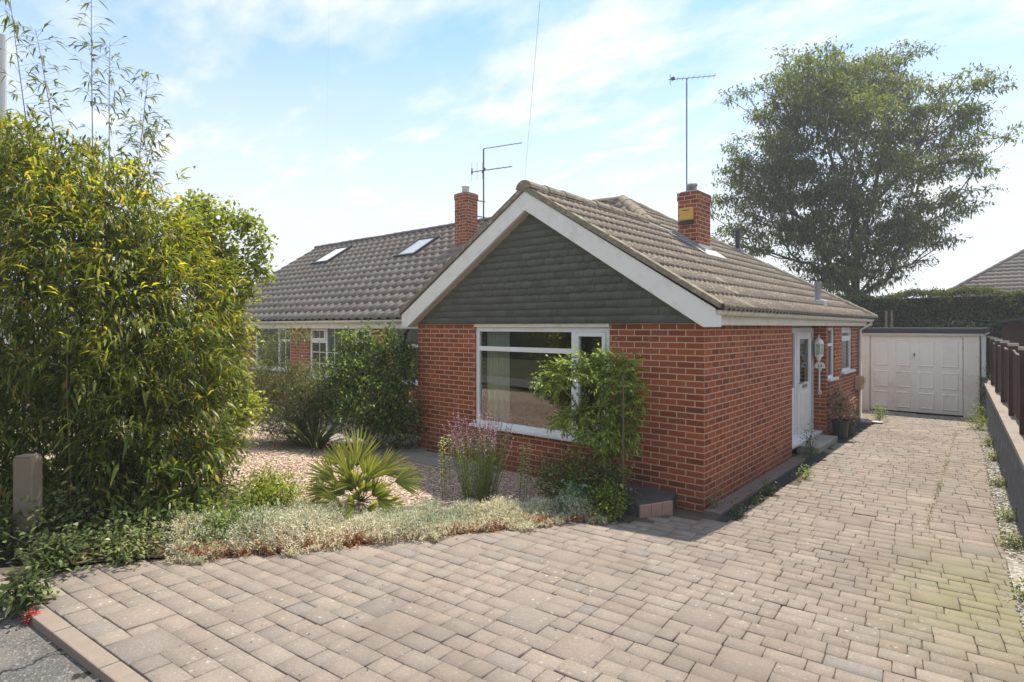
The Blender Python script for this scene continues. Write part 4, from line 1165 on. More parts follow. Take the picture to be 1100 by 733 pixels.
# ------------------------------------------------------------------ houses beyond
def far_house(name, label, x0, x1, y0, y1, ze, pt, parent=None):
    h = thing(name, label, 'house', ((x0 + x1) / 2, y0, 0))
    MB().box(x0, x1, y0, y1, 0, ze - .05).build('wall', M['brick'], h)
    W = (x1 - x0) / 2; e = .35; D = (y1 - y0) / 2; Hh = min(W, D) + e
    zt = ze + Hh * pt; xm = (x0 + x1) / 2; ic = 1 / math.sqrt(1 + pt * pt)
    x0 -= e; x1 += e; y0 -= e; y1 += e
    # front slope (facing -y), left hip, right hip
    fl = [(V((x0, y0, 0)), V((-1, 1, 0)).normalized()), (V((x1, y0, 0)), V((1, 1, 0)).normalized())]
    tile_slope('roof', (x0, y0, ze), (1, 0, 0), (0, ic, pt * ic), (0, -pt * ic, ic), x1 - x0, Hh / ic, fl, M['tile_far'], h, roll=.3, gauge=.345, amp=.03, samples=4)
    ll = [(V((x0, y0, 0)), V((1, -1, 0)).normalized()), (V((x0, y1, 0)), V((1, 1, 0)).normalized())]
    tile_slope('roof', (x0, y1, ze), (0, -1, 0), (ic, 0, pt * ic), (-pt * ic, 0, ic), y1 - y0, Hh / ic, ll, M['tile_far'], h, roll=.3, gauge=.345, amp=.03, samples=4)
    mb = MB()
    q1, q2 = (V((x0 + Hh, y0 + Hh, zt)), V((x1 - Hh, y1 - Hh, zt)))
    mb.face([(x1, y0, ze), (x1, y1, ze), q2, (q2.x, q1.y, zt)]); mb.face([(x1, y1, ze), (x0, y1, ze), (q1.x, q2.y, zt), q2]); mb.build('rear_roof', M['tile_far'], h, cols=[(1, 1, 1, 1)] * 8)
    ridge_tiles('ridge', (x0, y0, ze + .03), tuple(q1 + V((0, 0, .03))), M['ridge_far'], h, .12)
    ridge_tiles('ridge', tuple(q1 + V((0, 0, .03))), (q2.x, q1.y, zt + .03), M['ridge_far'], h, .12)
    MB().box(x0, x1, y0 - .06, y0, ze - .14, ze - .01).build('gutter', M['white'], h)
    MB().box(x0 - .06, x0, y0, y1, ze - .14, ze - .01).build('gutter', M['white'], h)
    return h
pA = at(1012, 321, 30); pB = at(996, 322, 44)
far_house('distant_bungalow', 'bungalow with large brown tiled hipped roof beyond the hedge at right', pA.x, pA.x + 16, pA.y, pA.y + 12, pA.z, .72)
far_house('distant_bungalow', 'small slice of dark roof left of the large hipped roof beyond the hedge', pB.x, pB.x + 8, pB.y, pB.y + 6, pB.z, .5)

# ------------------------------------------------------------------ vegetation
# bamboo-like hedge at the left
def hb(px, py, d, r, rz_=None): p = at(px, py, d); return (p.x, p.y, p.z, r, r, rz_ or r)
HB = [hb(30, 235, 6.1, 1.0), hb(105, 262, 6.0, .95), hb(55, 350, 6.0, 1.15), hb(150, 350, 5.9, .98), hb(158, 440, 5.85, .88), hb(60, 470, 6.0, 1.15), hb(190, 305, 6.2, .58), hb(150, 505, 5.75, .72, .8), hb(38, 190, 6.2, .62),
      hb(112, 215, 6.2, .5), hb(172, 262, 6.2, .42), hb(70, 530, 5.8, .9, .6), hb(-60, 300, 6.4, 1.2, 1.9), hb(190, 400, 6.0, .55), hb(-30, 480, 6.1, 1.1), hb(8, 150, 6.3, .35), hb(120, 545, 5.5, .62, .5), hb(192, 528, 5.45, .48, .45), hb(62, 560, 5.3, .5, .4), hb(215, 490, 5.7, .34)]
bh = thing('bamboo_hedge', 'large dense bamboo hedge with narrow green and yellow leaves at the left edge', 'hedge', (-4.8, -4.3, .28))
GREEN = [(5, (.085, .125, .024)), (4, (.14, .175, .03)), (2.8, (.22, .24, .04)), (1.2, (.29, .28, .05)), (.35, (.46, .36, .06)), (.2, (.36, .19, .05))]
ncl = 11500
pc, uo = blob_points(HB, ncl, .62, .15)
ok = pc[:, 2] > .3 + .0; pc, uo = pc[ok], uo[ok]
per = 8
b = np.repeat(pc, per, 0) + RNG.normal(0, .035, (len(pc) * per, 3)); o_ = np.repeat(uo, per, 0)
twd = np.repeat(RNG.normal(0, .55, pc.shape), per, 0)
d = o_ * .7 + twd + RNG.normal(0, .5, b.shape) + np.array([0, 0, -.12])
n = len(b); leaves('foliage', b, d, RNG.gamma(8, .0135, n).clip(.04, .2), RNG.uniform(.012, .028, n), np.clip(pick(GREEN, n, .25) * (1 + np.clip((b[:, 2:3] - 2.2) * .22 + (b[:, 0:1] + 4.2) * .25, -.12, .9) * np.array([1.15, .9, .3])), .004, .9), M['leaf_glossy'], bh, droop=.28)  # leaf colour brightened and yellowed towards top and right, sunlight painted in
# canes inside
mb = MB()
for k in range(45):
    q = HB[RNG.integers(5)] if True else HB[RNG.integers(len(HB))]; x = q[0] + random.gauss(0, .35); y = q[1] + random.gauss(0, .3); zt = q[2] + q[5] * .75
    mb.tube([(x * .93 - .3, y * .97 - .1, .2), (x, y, zt * .55), (x + random.gauss(0, .1), y + random.gauss(0, .1), zt * .85)], [.008, .006, .003], 5)
mb.build('canes', M['culm'], bh)
# tall thin shoots with sparse leaves
def shoot(mbx, base, top, bend, lb, ld):
    a, t_ = V(base), V(top); pts = []
    for i in range(9):
        f = i / 8; pts.append(a.lerp(t_, f) + V(bend) * (f * f - f) )
    mbx.tube(pts, [.006 - .0005 * i for i in range(9)], 5)
    for i in range(7, 50):
        f = i / 50; 
        if f < .35 and random.random() < .6: continue
        p = a.lerp(t_, f) + V(bend) * (f * f - f)
        for s_ in range(random.choice((1, 1, 2, 2))):
            an = random.uniform(0, 6.28); dd = V((math.cos(an), math.sin(an), random.uniform(.1, .7))); tw = p + dd * random.uniform(.03, .16)
            mbx.tube([p, tw], .0016, 3, cap=False)
            for q in range(3): lb.append(tuple(tw)); ld.append((dd.x + random.gauss(0, .5), dd.y + random.gauss(0, .5), random.gauss(.0, .5)))
mb = MB(); lb = []; ld = []
for (b0, t0, bd, dd) in (((38, 200), (8, -25), (.1, 0, 0), 5.9), ((66, 200), (38, 30), (-.2, 0, 0), 6.0), ((100, 200), (98, -30), (.05, 0, 0), 6.1), ((118, 210), (118, 45), (.1, 0, 0), 6.2),
                     ((145, 225), (160, 75), (.1, 0, 0), 6.3), ((170, 250), (150, 120), (-.15, 0, .2), 6.1), ((130, 240), (172, 125), (-.2, 0, .2), 6.2)):
    shoot(mb, at(*b0, dd), at(*t0, dd), bd, lb, ld)
sh_ = mb.build('shoots', M['culm'], bh)
lb = np.array(lb); ld = np.array(ld); n = len(lb)
leaves('shoot_leaves', lb, ld, RNG.uniform(.07, .15, n), RNG.uniform(.012, .022, n), pick([(3, (.10, .14, .04)), (3, (.17, .20, .06)), (2, (.28, .28, .09))], n), M['leaf'], bh)

# light leafy shrub behind the bamboo
def shrub(name, label, cat, base, blobs, ntw, per, ln, wd, pal, mat='leaf', spread=.05, droop=.2, lump=.2, surf=.55, up=.2, rt=.004, lance=True, dirj=.6, group=None, alpha=.3, nbranch=None):
    o = thing(name, label, cat, base, group)
    pc, uo = blob_points(blobs, ntw, surf, lump); ok = pc[:, 2] > base[2] + .03; pc, uo = pc[ok], uo[ok]
    nb_ = nbranch or min(160, len(pc)); 
    g = grow(base, [tuple(p) for p in pc[:nb_]], rt, alpha, wob=.015); g.build('stems', M['stem'], o)
    b = np.repeat(pc, per, 0) + RNG.normal(0, spread, (len(pc) * per, 3)); d = np.repeat(uo, per, 0) * .6 + RNG.normal(0, dirj, b.shape) + np.array([0, 0, up])
    n = len(b); leaves('foliage', b, d, RNG.uniform(ln * .6, ln * 1.2, n), RNG.uniform(wd * .7, wd * 1.2, n), pick(pal, n), M[mat], o, droop=droop, lance=lance)
    return o
YG = [(4, (.30, .34, .055)), (3, (.38, .40, .07)), (2, (.20, .25, .045)), (1.5, (.48, .46, .10))]
def ball(px, py, d, r, rz_=None): p = at(px, py, d); return (p.x, p.y, p.z, r, r, rz_ or r)
pb = at(232, 480, 7.1)
shrub('leafy_shrub', 'bright yellow-green round-leaved shrub with reaching branches right of the bamboo', 'shrub', (pb.x, pb.y, .2),
      [ball(225, 262, 7.0, .40), ball(205, 240, 7.0, .32), ball(238, 300, 7.0, .40), ball(238, 350, 7.0, .34), ball(275, 262, 7.1, .13, .2), ball(268, 240, 7.1, .12), ball(288, 262, 7.1, .07), ball(255, 235, 7.1, .13, .16), ball(222, 222, 7.1, .13), ball(240, 400, 7.0, .32), ball(250, 440, 7.0, .33), ball(238, 474, 6.9, .26, .2), ball(280, 290, 7.1, .12)],
      1100, 11, .07, .038, YG, spread=.055, lance=False)

# silver groundcover along the edge of the bed, and weeds
def edge_pt(t_):
    pts = [(-2.62, -5.18), (-2.3, -4.85), (-2.0, -4.2), (-1.58, -3.35), (-1.15, -2.3), (-.75, -1.4), (-.55, -1.15)]
    f = t_ * (len(pts) - 1); i = min(int(f), len(pts) - 2); f -= i
    return pts[i][0] + (pts[i + 1][0] - pts[i][0]) * f, pts[i][1] + (pts[i + 1][1] - pts[i][1]) * f
def groundcover():
    n = 9000; bs = []; hs = []
    for _ in range(n):
        t_ = .17 + .83 * random.random(); x, y = edge_pt(t_); wd_ = 1.5 * (1 - .55 * t_) if t_ > .12 else .45
        s_ = random.random() ** .9
        edge = .08 * math.sin(t_ * 37) + .05 * math.sin(t_ * 91)
        px = x - (s_ * wd_ - .10 - edge) * .86; py = y + (s_ * wd_ - .10 - edge) * .40
        h = (.075 + .10 * math.sin(min(1, s_ * 3) * 1.57)) * (.75 + .6 * math.sin(px * 5.1) * math.sin(py * 4.3) + .3 * math.sin(px * 13 + py * 9)) * (1 if s_ < .7 else .6) * (1.25 if t_ < .5 else .85)
        bs.append((px, py, gz(px, py))); hs.append(max(.04, h))
    bs = np.array(bs); hs = np.array(hs)
    vs = []; ds = []; cs = []
    bz = RNG.random(n)
    per = 17
    B = np.repeat(bs, per, 0); Hh = np.repeat(hs, per)
    f = RNG.random(len(B)); lean = RNG.normal(0, .35, (n, 2)); LL = np.repeat(lean, per, 0)
    P = B + np.stack([LL[:, 0] * f * Hh, LL[:, 1] * f * Hh, f * Hh], 1) + RNG.normal(0, .006, B.shape)
    D = RNG.normal(0, .8, P.shape) + np.array([0, 0, .8]); D[:, :2] += LL * .6
    patch = np.sin(B[:, 0] * 3.3 + 1.) * np.sin(B[:, 1] * 2.9) + RNG.normal(0, .5, len(B))
    patch = patch + np.clip((B[:, 0] + 2.3) * .5, 0, .7)  # paler tones favoured towards the right, sunlight painted into the leaf colour
    silver = pick([(3, (.46, .49, .37)), (2, (.60, .62, .50)), (1.6, (.30, .36, .20)), (.8, (.52, .44, .28)), (.4, (.30,.2,.12))], len(B))
    straw = pick([(3, (.74, .66, .48)), (2, (.78, .73, .60)), (1, (.50, .41, .26)), (.4, (.34, .20, .11))], len(B))
    C = np.where(patch[:, None] > .35, straw, silver)
    dead = (f < .25) & (RNG.random(len(B)) < .5); C[dead] = pick([(1, (.26, .15, .08)), (1, (.38, .24, .13))], dead.sum())
    o = leaves('silver_groundcover', P, D, RNG.uniform(.014, .040, len(P)), RNG.uniform(.004, .009, len(P)), C, M['leaf_matte'], None, droop=.1)
    tag(o, 'silvery grey and straw coloured ground cover spilling over the drive edge', 'ground cover', kind='stuff')
    # rusty dead tufts at the rim
    m = 3200; tt = RNG.random(m); cl = np.array([.22, .28, .36, .45, .58, .66, .75, .84, .9]); tt = cl[RNG.integers(len(cl), size=m)] + RNG.normal(0, .018, m)
    P = np.array([(*edge_pt(min(.999, max(0, a))), 0) for a in tt]) + RNG.normal(0, .05, (m, 3)) * np.array([1, 1, 0]); P[:, 0] -= .02
    P[:, 2] = [gz(a, b) + abs(random.gauss(.02, .03)) for a, b in P[:, :2]]
    o = leaves('dead_leaves', P, RNG.normal(0, 1, P.shape) + np.array([0, 0, .3]), RNG.uniform(.03, .06, m), RNG.uniform(.012, .024, m), pick([(2, (.34, .17, .08)), (2, (.24, .10, .05)), (1, (.48, .30, .16)), (.3, (.45, .10, .04))], m), M['leaf_matte'])
    tag(o, 'rust brown dead leaves along the rim of the silver ground cover', 'dead leaves', kind='stuff')
groundcover()

def mound(name, label, cat, cx, cy, rx, ry, h, ntw, per, ln, wd, pal, mat='leaf', **kw):
    z = gz(cx, cy)
    return shrub(name, label, cat, (cx, cy, z), [(cx, cy, z + h * .45, rx, ry, h * .55), (cx + rx * .4, cy - ry * .2, z + h * .35, rx * .6, ry * .7, h * .4)], ntw, per, ln, wd, pal, mat, **kw)
mound('spurge_plant', 'low yellow-green spurge mound at the edge of the gravel beside the bamboo', 'plant', -3.12, -3.62, .36, .34, .42, 330, 9, .05, .02, [(3, (.30, .34, .045)), (2, (.20, .26, .04)), (1.5, (.42, .42, .07))], lance=False)
mound('green_groundcover', 'fresh green low foliage between the spurge and the silver ground cover', 'plant', -2.75, -4.3, .5, .42, .28, 260, 9, .05, .022, [(3, (.14, .22, .05)), (2, (.22, .28, .07)), (1, (.3, .33, .1))])
DK = [(3, (.08, .12, .035)), (2, (.13, .17, .045)), (1.2, (.20, .10, .08)), (2, (.28, .32, .08)), (1, (.38, .38, .12))]
mound('low_shrub', 'low bushy dark green and reddish shrub under the picture window', 'shrub', -1.25, -.78, .62, .42, .56, 700, 9, .045, .022, DK, lance=False)
mound('lime_perennial', 'small lime green perennial at the drive edge beside the garden step', 'plant', -.66, -1.1, .22, .2, .34, 200, 9, .05, .025, [(2, (.30, .36, .05)), (2, (.12, .18, .05)), (1, (.08, .12, .03))], lance=False)
mound('pink_flowered_plant', 'sprawling green and dusky pink perennial leaning on the garden step', 'plant', -.83, -.72, .28, .26, .56, 240, 8, .04, .02, [(3, (.09, .13, .045)), (2, (.30, .15, .13)), (1, (.45, .28, .26))], lance=False)
mound('sage_clump', 'small pale blue-green clump in front of the low bushy shrub', 'plant', -1.0, -1.22, .17, .15, .30, 110, 8, .06, .03, [(2, (.24, .34, .22)), (1, (.16, .24, .14))], lance=False)

# climber on a post
cl = thing('climbing_shrub', 'tall leaning climber with bright ferny leaves against the right of the picture window', 'climber', (-.62, -.72, .05))
def cball(px, py, r, rz_=None, d=6.85): p = at(px, py, d); return (p.x, p.y, p.z, r, r, rz_ or r)
CB = [cball(682, 420, .13, .2), cball(680, 460, .14, .2), cball(676, 395, .14, .12), cball(640, 388, .28, .16), cball(615, 398, .26, .13), cball(592, 408, .17, .08), cball(660, 405, .26, .24), cball(658, 440, .20, .22), cball(663, 470, .18, .2), cball(640, 465, .28, .16), cball(610, 450, .22, .10), cball(657, 500, .13, .18), cball(670, 430, .17, .2), cball(658, 530, .08, .18), cball(625, 440, .15, .1)]
pc, uo = blob_points(CB, 760, .5, .3)
grow((-.66, -.86, .05), [tuple(p) for p in pc[:200]], .0035, .3, wob=.02, trunk=[tuple(at(658, 520, 6.85)), tuple(at(655, 480, 6.85)), tuple(at(656, 440, 6.85)), tuple(at(645, 405, 6.85))]).build('stems', M['stem'], cl)
# pinnate leaves: each a row of leaflets
bs = []; ds = []
for p, u in zip(pc, uo):
    ax = V(u) * .6 + V([random.gauss(0, .6) for _ in range(3)]) + V((-.15, -.1, .0)); ax.normalize(); L_ = random.uniform(.12, .2)
    sd = ax.cross(V((0, 0, 1))).normalized()
    for k in range(6):
        q = V(p) + ax * L_ * (k / 6) + V((0, 0, -.25 * L_ * (k / 6) ** 2))
        for s_ in (1, -1): bs.append(tuple(q)); ds.append(tuple(sd * s_ + ax * .7 + V((0, 0, -.2))))
    bs.append(tuple(V(p) + ax * L_)); ds.append(tuple(ax))
n = len(bs); leaves('foliage', np.array(bs), np.array(ds), RNG.uniform(.045, .075, n), RNG.uniform(.016, .026, n), pick([(4, (.22, .32, .05)), (3, (.32, .40, .07)), (1.6, (.12, .2, .035)), (2, (.46, .48, .12))], n), M['leaf'], cl)
tag(MB().tube([(-.60, -.80, .0), (-.60, -.80, 1.60)], .011, 8).build('plant_support', M['bark']), 'thin grey metal stake holding up the climber beside the window', 'stake')

# fan palm
fp = thing('fan_palm', 'small spiky fan palm with yellowing tips growing at the edge of the gravel', 'palm', (-2.78, -2.70, .17))
def fans():
    base = V((-2.78, -2.72, .2)); vs = []; fs = []; cs = []; st_ = MB()
    spec = []
    for (px, py, dd, ox, sp_) in ((382, 492, 6.3, (0.02, .08, 1), .52), (372, 505, 6.1, (-.3, -.1, .9), .4), (395, 510, 6.1, (.35, -.1, .7), .38), (380, 520, 6.0, (0, -.4, .8), .32), (410, 500, 6.35, (.9, .2, .45), .42), (352, 508, 6.25, (-.9, .1, .5), .36), (432, 512, 6.2, (1.0, .1, .22), .36), (345, 525, 6.1, (-1, 0, .12), .3), (395, 505, 6.5, (.3, .3, .9), .34), (375, 515, 5.95, (-.25, -.6, .5), .28), (408, 535, 5.95, (.7, -.4, .05), .26), (368, 548, 5.9, (-.6, -.4, .0), .22), (376, 524, 6.2, (-.15, -.4, .8), .34), (392, 526, 6.2, (.2, -.4, .7), .34), (366, 528, 6.1, (-.6, -.3, .6), .34), (402, 530, 6.15, (.6, -.3, .5), .34), (384, 532, 6.0, (.0, -.7, .4), .3), (380, 545, 5.8, (-.1, -.9, .25), .3), (395, 548, 5.9, (.45, -.7, .1), .3), (360, 540, 5.9, (-.8, -.5, .2), .32), (415, 545, 6.1, (.9, -.2, .05), .32), (362, 490, 6.5, (-.5, .3, .8), .34)):
        c = at(px, py, dd); spec.append((c, (RX * ox[0] + FW * ox[1] + V((0, 0, ox[2]))).normalized(), sp_))
    for c, ax, Lf in spec:
        c = base + (c - base) * .82
        st_.tube([base, base.lerp(c, .5) + V((0, 0, .01)), c], [.008, .006, .004], 5)
        view = (CAM - c).normalized(); sd = ax.cross(view).normalized()
        nL = 17
        for k in range(nL):
            a = (k / (nL - 1) - .5) * 1.5 + random.gauss(0, .03); l = Lf * (1 - .28 * abs(a)) * random.uniform(.9, 1.08)
            dd = (ax * math.cos(a) + sd * math.sin(a) + view * random.gauss(0.06, .06)).normalized()
            w_ = .010; pl_ = dd.cross(view).normalized(); i = len(vs)
            col = pick([(3, (.28, .31, .07)), (2, (.20, .24, .06)), (1.4, (.40, .38, .12))], 1)[0]; tipc = (.42, .24, .06) if random.random() < .55 else col * 1.2
            pts = [(0, .3), (.35, 1.), (.75, .8), (1., .05)]
            for f_, ww in pts:
                q = c + dd * l * f_ - V((0, 0, l * .10 * f_ * f_))
                vs.append(tuple(q + pl_ * w_ * ww + view * .004)); vs.append(tuple(q - view * .0)); vs.append(tuple(q - pl_ * w_ * ww + view * .004))
                cc = col if f_ < .9 else tipc
                cs += [cc] * 3
            for r_ in range(3):
                for s_ in range(2):
                    fs.append((i + r_ * 3 + s_, i + r_ * 3 + s_ + 1, i + r_ * 3 + s_ + 4, i + r_ * 3 + s_ + 3))
    st_.build('leaf_stalks', M['stem'], fp)
    arr_mesh('fronds', np.array(vs), np.array(fs), M['leaf'], fp, np.array(cs))
fans()

# loosestrife clump
def spikes(name, label, cat, c, n, h, rad, flower, cols, fl_len=.32, leafc=None):
    o = thing(name, label, cat, c); mb = MB(); lb = []; ld = []; fb = []; fd = []
    for k in range(n):
        a = random.uniform(0, 6.28); r = rad * math.sqrt(random.random()); x, y = c[0] + r * math.cos(a), c[1] + r * math.sin(a)
        hh = h * random.uniform(.7, 1.05); top = V((x + math.cos(a) * r * 1.5 + random.gauss(0, .04), y + math.sin(a) * r * 1.5 + random.gauss(0, .04), c[2] + hh)); b_ = V((x, y, c[2] - .02))
        mb.tube([b_, b_.lerp(top, .5), top], [.0032, .0026, .0014], 4, cap=False)
        for q in range(64):
            f = random.uniform(.05, .8); p = b_.lerp(top, f); lb.append(tuple(p)); a2 = random.uniform(0, 6.28); ld.append((math.cos(a2) * .6, math.sin(a2) * .6, random.uniform(.6, 1.6)))
        if flower and random.random() < .9:
            for q in range(26):
                f = 1 - fl_len * random.random(); p = b_.lerp(top, f); fb.append(tuple(p)); a2 = random.uniform(0, 6.28); fd.append((math.cos(a2), math.sin(a2), random.uniform(0, .8)))
    mb.build('stems', M['stem'], o)
    n1 = len(lb); leaves('foliage', np.array(lb), np.array(ld), RNG.uniform(.03, .07, n1), RNG.uniform(.005, .010, n1), pick(leafc, n1), M['leaf'], o)
    if fb:
        n2 = len(fb); leaves('flowers', np.array(fb), np.array(fd), RNG.uniform(.016, .028, n2), RNG.uniform(.010, .016, n2), pick(cols, n2), M['leaf_matte'], o)
    return o
spikes('flowering_perennial', 'tall upright clump of purple flower spikes left of the picture window sill', 'flowers', (-2.03, -1.62, .1), 95, 1.02, .17, True, [(2, (.44, .22, .36)), (2, (.36, .18, .30)), (1, (.54, .36, .46))], leafc=[(3, (.20, .28, .08)), (2, (.30, .38, .11)), (1, (.15, .22, .08))])
def varieg(label, c, n, h):
    o = thing('variegated_plant', label, 'plant', c, None); mb = MB(); lb = []; ld = []
    for k in range(n):
        a = random.uniform(0, 6.28); b_ = V((c[0] + .04 * math.cos(a), c[1] + .04 * math.sin(a), c[2])); top = b_ + V((random.gauss(0, .05), random.gauss(0, .05), h * random.uniform(.85, 1.05)))
        mb.tube([b_, top], .004, 4, cap=False)
        for q in range(40):
            f = .3 + .7 * q / 40; p = b_.lerp(top, f); a2 = q * 2.4; lb.append(tuple(p)); ld.append((math.cos(a2), math.sin(a2), .35))
    mb.build('stems', M['stem'], o); n1 = len(lb)
    leaves('foliage', np.array(lb), np.array(ld), RNG.uniform(.045, .07, n1), RNG.uniform(.016, .024, n1), pick([(2, (.62, .60, .30)), (2, (.38, .44, .18)), (1, (.66, .64, .42))], n1), M['leaf'], o)
varieg('small cream and green variegated plant left of the purple flowered clump', (-2.36, -1.86, .1), 4, .78)
varieg('small cream and green variegated plant between the purple clump and the low shrub', (-1.66, -1.28, .06), 4, .72)
# shrubs in front of the wing
def aball(px, py, d, r, rz_=None): p = at(px, py, d); return (p.x, p.y, p.z, r, r, rz_ or r)
GL = [(4, (.055, .10, .028)), (3, (.09, .15, .035)), (2.5, (.17, .24, .055)), (1, (.28, .34, .09))]
p0 = at(405, 470, 10.2)
shrub('glossy_shrub', 'tall glossy leaved evergreen shrub against the brick corner left of the gable', 'shrub', (p0.x, p0.y, .0),
      [aball(400, 430, 10.0, .72, .62), aball(380, 395, 10.1, .42, .36), aball(425, 395, 10.0, .42, .38), aball(372, 368, 10.1, .17, .25), aball(392, 366, 10.1, .15, .22), aball(418, 368, 10.0, .18, .26), aball(435, 378, 10.0, .14, .2), aball(362, 420, 10.1, .4, .4), aball(425, 450, 9.9, .5, .4), aball(405, 378, 10.1, .2, .2)],
      1500, 9, .085, .036, GL, 'leaf_glossy', spread=.06, up=.35)
p0 = at(312, 470, 10.4)
o = shrub('wispy_shrub', 'loose grey-green shrub with arching stems below the small neighbouring window', 'shrub', (p0.x, p0.y, .0),
      [aball(310, 430, 10.3, .75, .62), aball(292, 405, 10.3, .5, .4), aball(330, 410, 10.3, .5, .4), aball(340, 440, 10.2, .5, .35), aball(290, 375, 10.4, .25, .2), aball(318, 360, 10.4, .35, .08), aball(300, 450, 10.1, .7, .3)],
      1400, 9, .10, .016, [(3, (.11, .14, .05)), (2, (.17, .19, .07)), (1.5, (.24, .25, .09)), (1, (.16, .13, .07))], 'leaf', spread=.07, up=.4)
# spiky grass-like leaves
def tuft(name, label, c, n, L0, w0, pal, mat='leaf', up=.9, parent=None):
    vs = []; fs = []; cs = []
    C = pick(pal, n)
    for k in range(n):
        a = random.uniform(0, 6.28); dd = V((math.cos(a), math.sin(a), random.uniform(.3, 2.2) * up)).normalized(); l = L0 * random.uniform(.6, 1.1); sd = dd.cross(V((0, 0, 1))).normalized()
        i = len(vs); b_ = V(c) + V((math.cos(a), math.sin(a), 0)) * random.random() * L0 * .1
        for f, ww in ((0, .6), (.35, 1), (.7, .8), (1, .05)):
            q = b_ + dd * l * f - V((0, 0, l * .35 * f * f)); vs.append(tuple(q + sd * w0 * ww)); vs.append(tuple(q - sd * w0 * ww)); cs += [C[k]] * 2
        for r_ in range(3): fs.append((i + r_ * 2, i + r_ * 2 + 1, i + r_ * 2 + 3, i + r_ * 2 + 2))
    o = arr_mesh(name, np.array(vs), np.array(fs), M[mat], parent, np.array(cs))
    if parent is None: tag(o, label, 'plant')
    return o
p0 = at(338, 455, 9.9); tuft('spiky_grass', 'arching dark strap leaved clump between the wispy and glossy shrubs', (p0.x, p0.y, .05), 190, 1.25, .014, [(2, (.10, .12, .05)), (2, (.20, .22, .08)), (1, (.30, .28, .14))])

# weeds and bindweed at the lower left
WD = [(3, (.06, .085, .028)), (3, (.10, .13, .04)), (1.2, (.2, .25, .09)), (.5, (.3, .28, .12))]
def weed(label, cx, cy, r, h, n, ln=.06, wd=.028, pal=WD, name='weed'):
    return mound(name, label, 'weeds', cx, cy, r, r, h, n, 7, ln, wd, pal, 'leaf_matte', lance=False, lump=.35, surf=.3)
weed('broad leaved weeds under the bamboo beside the concrete post', -3.45, -5.30, .42, .42, 220)
weed('weeds spreading onto the foot of the drive at the kerb end', -2.72, -5.42, .26, .26, 130)
weed('low green weeds between the bamboo and the silver ground cover', -3.0, -4.95, .34, .24, 150)
weed('sprawling low weeds at the left end of the silver ground cover', -2.62, -4.98, .30, .20, 150, .05, .022, [(2, (.10, .14, .04)), (2, (.18, .22, .07)), (1, (.36, .33, .16))])
weed('tangled weeds over the kerb at the bottom left corner', -2.12, -5.74, .13, .18, 60, .07, .026)
weed('rough weeds at the far left in front of the concrete post', -3.35, -5.85, .36, .36, 130)
# bindweed flowers
for (px, py, dd, lab) in ((27, 586, 4.75, 'white trumpet bindweed flower above the weeds by the concrete post'), (14, 608, 4.6, 'lower white bindweed flower among the weeds at the left edge')):
    p = at(px, py, dd); m_ = MB()
    prof = [(.004, 0.), (.007, .02), (.014, .035), (.034, .05)]
    o = MB().lathe(prof, (0, 0, 0), 12).build('bindweed_flower', M['white'], None, smooth=True); o.rotation_euler = (1.0, .2, .6); o.location = p; tag(o, lab, 'flower')
# cut valerian stalk with red flower heads
vt = thing('fallen_stalk', 'fallen brown stalk with red flower head lying on the pavement corner', 'stalk', (-1.75, -5.85, .3))
a_, b_ = at(8, 672, 4.2), at(50, 655, 4.2)
gx = lambda px, py, z=.29: CAM + (FW + RX * ((px - 550) / 625) + V((0, 0, (350 - py) / 625))) * ((z - 2.14) / ((350 - py) / 625))
mb = MB(); mb.tube([gx(3, 686), gx(25, 683), gx(45, 674, .31), gx(58, 660, .36)], [.006, .012, .014, .010], 7); mb.tube([gx(12, 690), gx(38, 680), gx(55, 668, .33)], [.005, .010, .008], 7)
mb.build('stem', M['bark'], vt)
cc = np.array(gx(34, 661, .36)); n = 260; P_ = cc + RNG.normal(0, .017, (n, 3))
leaves('flower_head', P_, RNG.normal(0, 1, (n, 3)), RNG.uniform(.012, .025, n), RNG.uniform(.006, .012, n), pick([(2, (.50, .05, .05)), (1, (.42, .10, .09)), (.5, (.2, .2, .06))], n), M['leaf_matte'], vt)

# concrete post
tag(MB().box(-.078, .078, -.055, .055, 0, .78).prism([(-.078, .78), (.078, .78), (.065, .80), (-.065, .80)], 'y', -.05, .05).build('concrete_post', M['post'], None, bevel=.008), 'square grey post half swallowed by the bamboo at the left', 'post')
cp = bpy.data.objects['concrete_post']; p = at(30, 560, 4.72); cp.location = (p.x, p.y, .30); cp.rotation_euler = (0, 0, math.radians(40))

# gully weeds, driveway weeds
def small(label, x, y, h, n=40, pal=WD, name='weed', r=None):
    return mound(name, label, 'weed', x, y, r or h * .45, r or h * .45, h, n, 6, .035, .016, pal, lance=True, nbranch=20)
small('upright dark green weed beside the front door step', .20, 3.75, .62, 90, [(2, (.07, .12, .04)), (1, (.13, .19, .06))], r=.08)
small('small weed at the gully near the house corner', .30, .15, .12, 30)
small('weed in the gully halfway along the side wall', .33, 1.2, .16, 36)
small('straggly weed in the gully below the brick wall', .34, .7, .10, 28)
small('pale green weed at the shadow edge before the door step', .48, 2.35, .16, 40, [(1, (.3, .36, .12))])
small('small dry weed growing at the foot of the brick corner', .06, .12, .22, 16, [(1, (.34, .28, .14)), (1, (.18, .2, .08))], r=.09)
small('bushy light green weed beside the downpipe foot', .42, YE - .1, .42, 110, [(2, (.22, .30, .10)), (1, (.36, .40, .2))], r=.13)
small('yellow-green weed at the far end of the white gravel strip', 2.13, 8.9, .34, 110, [(2, (.36, .38, .08)), (1, (.2, .27, .07))], r=.2)
small('leafy weeds at the foot of the low wall beside the garage', 2.18, 10.1, .5, 120, [(2, (.26, .32, .12)), (1, (.42, .42, .25))], r=.16)
